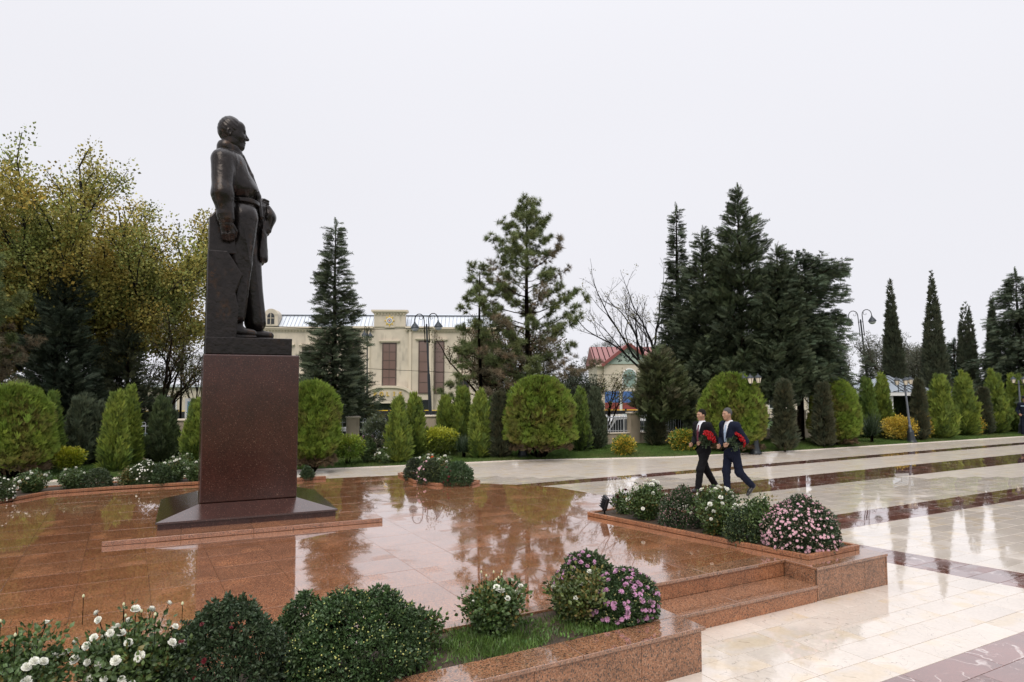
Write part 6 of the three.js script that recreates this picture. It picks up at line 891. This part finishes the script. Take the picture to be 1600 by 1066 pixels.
// ------------------------------------------------------------------ people (forward is +x, left is -z before the turn)
function man(label, x, y, z, turn, o) {
  const t = thing('person', label, 'person', [x, y, z], turn), S = o.h / 1.78, J = o.pose, cell = 0.011;
  const skinM = std([0.36, 0.205, 0.135], 0.55), suit = cloth(o.suit), shoeM = std([0.02, 0.018, 0.018], 0.3);
  const A = (a, b, ra, rb2, f) => cap(a, b, ra, rb2, f), lean = J.lean || 0;
  // joints
  const hipY = 0.93 + (J.dy || 0), pel = [0, hipY, 0], chest = [lean * 0.4, hipY + 0.42, 0], neck = [lean * 0.5, hipY + 0.55, 0], headC = [lean * 0.6 + 0.02 + (J.headF || 0), hipY + 0.73, 0];
  const sh = s => [lean * 0.45, hipY + 0.50, s * 0.185], hip = s => [0, hipY - 0.03, s * 0.09];
  const legs = [[-1, J.L], [1, J.R]];
  const body = [], trous = [], jac = [], shoes = [];
  for (const [s, l] of legs) {
    const k = l.knee, a = l.ank, tq = [a[0] + l.toe[0], a[1] + l.toe[1], a[2]];
    body.push([A(hip(s), k, 0.075, 0.052), 0.04], [A(k, a, 0.052, 0.036), 0.03]);
    trous.push([A(hip(s), k, 0.100, 0.078), 0.03], [A(k, [lerp(k[0], a[0], 0.96), lerp(k[1], a[1], 0.96), a[2]], 0.078, 0.068), 0.05]);
    const dx = l.toe[0], dy = l.toe[1], q = Math.hypot(dx, dy), ux = dx / q, uy = dy / q, hl = [a[0] - ux * 0.05, a[1] - 0.045 - uy * 0.05, a[2]]; shoes.push([A(hl, [hl[0] + ux * 0.15, hl[1] + uy * 0.15, a[2]], 0.042, 0.043), 0], [A([hl[0] + ux * 0.13, hl[1] + uy * 0.13 - 0.004, a[2]], [hl[0] + ux * 0.22, hl[1] + uy * 0.22 - 0.012, a[2]], 0.043, 0.030), 0.02], [A([a[0], a[1], a[2]], hl, 0.045, 0.045), 0.03]);
  }
  body.push([ell([lean * 0.2, hipY + 0.26, 0], [0.10, 0.30, 0.15]), 0.05], [ell(pel, [0.10, 0.12, 0.15]), 0.05], [A(neck, [headC[0] - 0.015, headC[1] - 0.08, 0], 0.058, 0.054), 0.03]);
  trous.push([ell([0, hipY - 0.01, 0], [0.115, 0.13, 0.165]), 0.05]);
  jac.push([ell([lean * 0.38, hipY + 0.36, 0], [0.135, 0.25, 0.205]), 0], [ell([lean * 0.1, hipY + 0.12, 0], [0.128, 0.26, 0.180]), 0.08], [ell([0, hipY - 0.06, 0], [0.136, 0.14, 0.182]), 0.06], [A(sh(-1), sh(1), 0.085, 0.085), 0.06]);
  const hands = [];
  for (const [s, a] of [[-1, J.LA], [1, J.RA]]) {
    jac.push([A(sh(s), a.el, 0.078, 0.064), 0.035], [A(a.el, a.wr, 0.064, 0.046), 0.03]); body.push([A(sh(s), a.el, 0.05, 0.04), 0.03], [A(a.el, a.wr, 0.04, 0.03), 0.02]);
    const d = new V3(a.hd[0], a.hd[1], a.hd[2]).normalize(), w = new V3(...a.wr).addScaledVector(d, 0.02), up = new V3(0, 1, 0), sd = new V3().crossVectors(d, up).normalize(); if (sd.length() < 0.1) sd.set(0, 0, 1); const u2 = new V3().crossVectors(sd, d);
    const pt = (f, q, v) => w.clone().addScaledVector(d, f).addScaledVector(u2, q).addScaledVector(sd, v).toArray();
    hands.push([A(a.wr, pt(0.02, 0, 0), 0.028, 0.028), 0.01], [A(pt(0.02, 0.018, 0), pt(0.08, 0.022, 0), 0.022, 0.02), 0.02], [A(pt(0.02, -0.018, 0), pt(0.08, -0.022, 0), 0.022, 0.019), 0.02]);
    const curl = -s; [0.033, 0.011, -0.011, -0.032].forEach((q, i) => { const l = [0.038, 0.045, 0.042, 0.032][i]; hands.push([A(pt(0.085, q, 0), pt(0.085 + l * 0.7, q, curl * l * 0.5), 0.0095, 0.009), 0.006], [A(pt(0.085 + l * 0.7, q, curl * l * 0.5), pt(0.085 + l * 0.35, q, curl * (l * 0.5 + 0.028)), 0.009, 0.008), 0.004]); }); hands.push([A(pt(0.03, 0.03, 0), pt(0.065, 0.05, curl * 0.035), 0.012, 0.010), 0.008]);
  }
  const hc = headC, at = (dx, dy, dz) => [hc[0] + dx, hc[1] + dy, hc[2] + dz];
  const head = [[ell(at(-0.008, 0.018, 0), [0.092, 0.102, 0.076]), 0], [ell(at(0.022, -0.035, 0), [0.066, 0.085, 0.062]), 0.03], [ell(at(0.052, -0.098, 0), [0.024, 0.022, 0.03]), 0.02], [A(at(0.082, 0.0, 0), at(0.100, -0.032, 0), 0.009, 0.014), 0.012], [A(at(0.078, 0.018, 0.032), at(0.078, 0.018, -0.032), 0.012, 0.012), 0.015], [ell(at(0.078, -0.066, 0), [0.014, 0.010, 0.026]), 0.008], [ell(at(-0.005, -0.012, 0.077), [0.02, 0.032, 0.011]), 0.006], [ell(at(-0.005, -0.012, -0.077), [0.02, 0.032, 0.011]), 0.006], [ell(at(0.05, -0.02, 0.04), [0.03, 0.03, 0.025]), 0.02], [ell(at(0.05, -0.02, -0.04), [0.03, 0.03, 0.025]), 0.02]];
  const sockets = [ell(at(0.086, 0.002, 0.03), [0.012, 0.009, 0.015]), ell(at(0.086, 0.002, -0.03), [0.012, 0.009, 0.015])], hu = union(head), headF = (x2, y2, z2) => { let d = hu(x2, y2, z2); for (const e of sockets) { d = Math.max(d, -e(x2, y2, z2)); } return d; };
  const xs = [-0.75, 0.75], lo = [-0.62, -0.02, -0.42], hi = [0.62, hipY + 0.62, 0.42];
  const bu = union(body), gBody = sdfMesh((a, b, c) => Math.max(bu(a, b, c), b - (hipY + 0.66)), lo, [hi[0], hipY + 0.70, hi[2]], 0.015);
  const gHead = sdfMesh((a, b, c) => smin(headF(a, b, c), A(neck, at(-0.02, -0.06, 0), 0.058, 0.054)(a, b, c), 0.02), [hc[0] - 0.14, hc[1] - 0.19, -0.12], [hc[0] + 0.16, hc[1] + 0.15, 0.12], 0.0055), gHands = sdfMesh(union(hands), [-0.2, hipY - 0.35, -0.45], [0.55, hipY + 0.35, 0.45], 0.0055);
  const bm = part('body', merge([gBody, gHead, gHands]), skinM, t);
  const tu = union(trous); part('trousers', sdfMesh((a, b, c) => Math.max(tu(a, b, c) + 0.006 * n3(a * 18, b * 26 + a * 12, c * 20) + 0.003 * n3(a * 40, b * 55, c * 40), b - (hipY + 0.08)), lo, hi, cell), cloth(o.trousers || o.suit), t);
  // jacket open in a V over shirt and tie
  const ju = union(jac), bottom = hipY - 0.17, top = hipY + 0.585;
  const jacket = part(o.police ? 'uniform_jacket' : 'jacket', sdfMesh((a, b, c) => { let d = ju(a, b, c) + 0.005 * n3(a * 22, b * 18, c * 22) + 0.003 * n3(a * 45, b * 50 + a * 20, c * 40); const arms = Math.abs(c) > 0.16 || a > 0.15; if (!arms || b < bottom) d = Math.max(d, bottom - b); d = Math.max(d, b - top); if (!o.police) { const v = Math.abs(c) - clamp((b - (hipY + 0.17)) * 0.21, 0, 0.08); if (a > lean * 0.4 + 0.02 && b > hipY + 0.15) d = Math.max(d, -v); } return d; }, [lo[0], bottom - 0.12, lo[2]], [0.62, top + 0.03, hi[2]], cell), suit, t);
  if (!o.police) {
    const su = union([[ell([lean * 0.38, hipY + 0.36, 0], [0.126, 0.245, 0.17]), 0], [A([neck[0], neck[1] - 0.02, 0], [neck[0] + 0.005, neck[1] + 0.035, 0], 0.074, 0.066), 0.03]]); part('shirt', sdfMesh((a, b, c) => Math.max(su(a, b, c), hipY + 0.14 - b, b - (neck[1] + 0.055), Math.abs(c) - 0.10), [-0.2, hipY + 0.1, -0.15], [0.3, hipY + 0.66, 0.15], 0.009), std([0.72, 0.74, 0.78], 0.7), t);
    const tf = union([[A([lean * 0.4 + 0.105, hipY + 0.50, 0], [lean * 0.38 + 0.132, hipY + 0.36, 0], 0.014, 0.022, 1.3), 0], [A([lean * 0.38 + 0.132, hipY + 0.36, 0], [lean * 0.25 + 0.130, hipY + 0.18, 0], 0.022, 0.026, 1.4), 0.01]]); part('tie', sdfMesh(tf, [-0.05, hipY + 0.1, -0.08], [0.3, hipY + 0.58, 0.08], 0.007), std(o.tie, 0.5), t);
    for (const s of [-1, 1]) part('lapel', (() => { const a = lean * 0.4 + 0.128, P = [[a - 0.03, hipY + 0.52, s * 0.075], [a + 0.006, hipY + 0.40, s * 0.105], [a + 0.018, hipY + 0.17, s * 0.008], [a + 0.006, hipY + 0.40, s * 0.055]]; return tris([...P[0], ...P[1], ...P[3], ...P[1], ...P[2], ...P[3]]); })(), phy(o.suit, 0.8, { specularIntensity: 0.4, side: THREE.DoubleSide }), jacket);
  } else { part('shoulder_patch', rbox(0.10, 0.05, 0.30, 0.02, lean * 0.4 + 0.09, hipY + 0.42, 0), std([0.20, 0.26, 0.32], 0.6), jacket); part('belt', (() => { const g = new THREE.TorusGeometry(0.15, 0.022, 6, 26).rotateX(PI / 2); g.scale(0.92, 1, 1.22); return g.translate(0, hipY + 0.03, 0); })(), M.black, jacket); }
  const shu = union(shoes); const shMesh = part('shoes', sdfMesh((a, b, c) => shu(a, b, c), lo, [hi[0], 0.45, hi[2]], 0.009), shoeM, t);
  const hr = ell(at(-0.018, 0.032, 0), [0.096, 0.102, 0.084]); part('hair', sdfMesh((a, b, c) => Math.max(hr(a, b, c), (hc[1] + 0.055 - b) - clamp((hc[0] + 0.045 - a) * 2.2, 0, 0.15), a - (hc[0] + 0.075)), [hc[0] - 0.14, hc[1] - 0.16, -0.12], [hc[0] + 0.14, hc[1] + 0.16, 0.12], 0.006), cloth(o.hair), t);
  if (o.police) { part('cap', lathe([[0.09, 0], [0.098, 0.035], [0.125, 0.065], [0.12, 0.085], [0, 0.10]], 20).translate(hc[0], hc[1] + 0.06, 0), std([0.01, 0.01, 0.018], 0.6), t); part('cap_peak', (() => { const g = new THREE.CylinderGeometry(0.1, 0.105, 0.012, 16, 1, false, 0, PI); return g.rotateZ(-0.25).translate(hc[0] + 0.06, hc[1] + 0.062, 0); })(), M.black, t); }
  else for (const s of [-1, 1]) { part('eyebrow', cap2([hc[0] + 0.088, hc[1] + 0.02, s * 0.017], [hc[0] + 0.080, hc[1] + 0.022, s * 0.045], 0.004), std(o.brow || o.hair, 0.7), t); part('eye', new THREE.SphereGeometry(0.010, 8, 6).translate(hc[0] + 0.076, hc[1] + 0.002, s * 0.03), std([0.10, 0.08, 0.07], 0.3), t); }
  t.scale.setScalar(S); return t;
}
function cap2(a, b, r) { return tube([a, b], r, r, 6); }
function bouquet(label, x, y, z, turn, seed, tilt) {
  const t = thing('flower_bouquet', label, 'bouquet', [x, y, z], turn, 'red bouquets'), r = rng(seed), st = [], B = [], L = [];
  for (let i = 0; i < 26; i++) { const a = i * 2.4, q = 0.022 + 0.125 * Math.sqrt(i / 26), p = new V3(q * Math.cos(a), 0.27 + 0.075 * (1 - (q / 0.15) ** 2) + 0.02 * r(), q * Math.sin(a)), d = new V3(p.x * 3, 0.6, p.z * 3); st.push(tube([new V3(0.012 * Math.cos(a), -0.12, 0.012 * Math.sin(a)), new V3(0.012 * Math.cos(a), 0.02, 0.012 * Math.sin(a)), p], 0.003, 0.0025, 4)); B.push([p, d, 1.05 + 0.3 * r()]); }
  part('stems', merge(st), M.stem, t, null, 'stuff'); blooms(t, bloomCarn, M.petalRed, B, 'bloom', r);
  for (let i = 0; i < 40; i++) { const a = r() * 6.28, q = 0.05 + 0.07 * r(); L.push([mat(new V3(q * Math.cos(a), 0.10 + 0.14 * r(), q * Math.sin(a)), new V3(Math.cos(a), 0.8, Math.sin(a)), r() * 6, 0.9), tint([0.03, 0.06, 0.02], r)]); } foliage('greenery', 'rose', L, t);
  t.rotation.set(0, 0, 0); t.rotation.order = 'YXZ'; t.rotation.y = turn; t.rotation.x = tilt[0]; t.rotation.z = tilt[1]; return t;
}
const TURN = PI - 0.1;
man('man in black suit and dark red tie walking with red flowers', 10.87, 0.0, -10.88, TURN, { h: 1.75, suit: [0.010, 0.010, 0.012], tie: [0.10, 0.012, 0.03], hair: [0.014, 0.012, 0.011], pose: { lean: 0.05, headF: 0.0, L: { knee: [0.17, 0.50, -0.09], ank: [0.24, 0.085, -0.09], toe: [1, 0.06] }, R: { knee: [-0.13, 0.47, 0.10], ank: [-0.36, 0.14, 0.10], toe: [0.85, -0.45] }, LA: { el: [-0.10, 1.14, -0.29], wr: [0.16, 1.06, -0.20], hd: [0.85, -0.05, 0.35] }, RA: { el: [0.0, 1.14, 0.28], wr: [0.22, 1.02, 0.10], hd: [0.9, -0.1, -0.3] } } });
man('grey haired man in navy suit and pale blue tie walking with red flowers', 10.92, 0.0, -10.14, TURN, { h: 1.80, suit: [0.010, 0.013, 0.027], tie: [0.28, 0.36, 0.48], hair: [0.075, 0.075, 0.075], brow: [0.03, 0.03, 0.03], pose: { lean: 0.09, headF: 0.03, L: { knee: [-0.10, 0.48, -0.10], ank: [-0.42, 0.20, -0.10], toe: [0.7, -0.72] }, R: { knee: [0.07, 0.50, 0.09], ank: [0.05, 0.085, 0.09], toe: [1, -0.02] }, LA: { el: [-0.09, 1.13, -0.31], wr: [0.17, 1.05, -0.17], hd: [0.85, -0.05, 0.35] }, RA: { el: [0.02, 1.13, 0.28], wr: [0.24, 1.02, 0.06], hd: [0.9, -0.1, -0.3] } } });
man('policeman in dark uniform and cap standing at the lawn edge', 34.63, 0.0, -15.25, PI + 0.35, { h: 1.74, police: true, suit: [0.010, 0.013, 0.024], trousers: [0.010, 0.012, 0.022], tie: [0, 0, 0], hair: [0.015, 0.012, 0.01], pose: { lean: 0.0, L: { knee: [0.02, 0.49, -0.11], ank: [0, 0.085, -0.12], toe: [1, -0.02] }, R: { knee: [0.02, 0.49, 0.11], ank: [0, 0.085, 0.12], toe: [1, -0.02] }, LA: { el: [-0.06, 1.14, -0.30], wr: [0.12, 0.98, -0.22], hd: [0.8, -0.3, 0.5] }, RA: { el: [-0.06, 1.14, 0.30], wr: [0.12, 0.98, 0.22], hd: [0.8, -0.3, -0.5] } } });
bouquet('bunch of red carnations held by the man in the black suit', 10.57, 0.99, -10.70, 0, 2501, [0.75, -0.35]);
bouquet('bunch of red carnations held by the man in the navy suit', 10.62, 1.01, -9.98, 0, 2502, [0.7, -0.75]);
renderer.render(scene, camera);
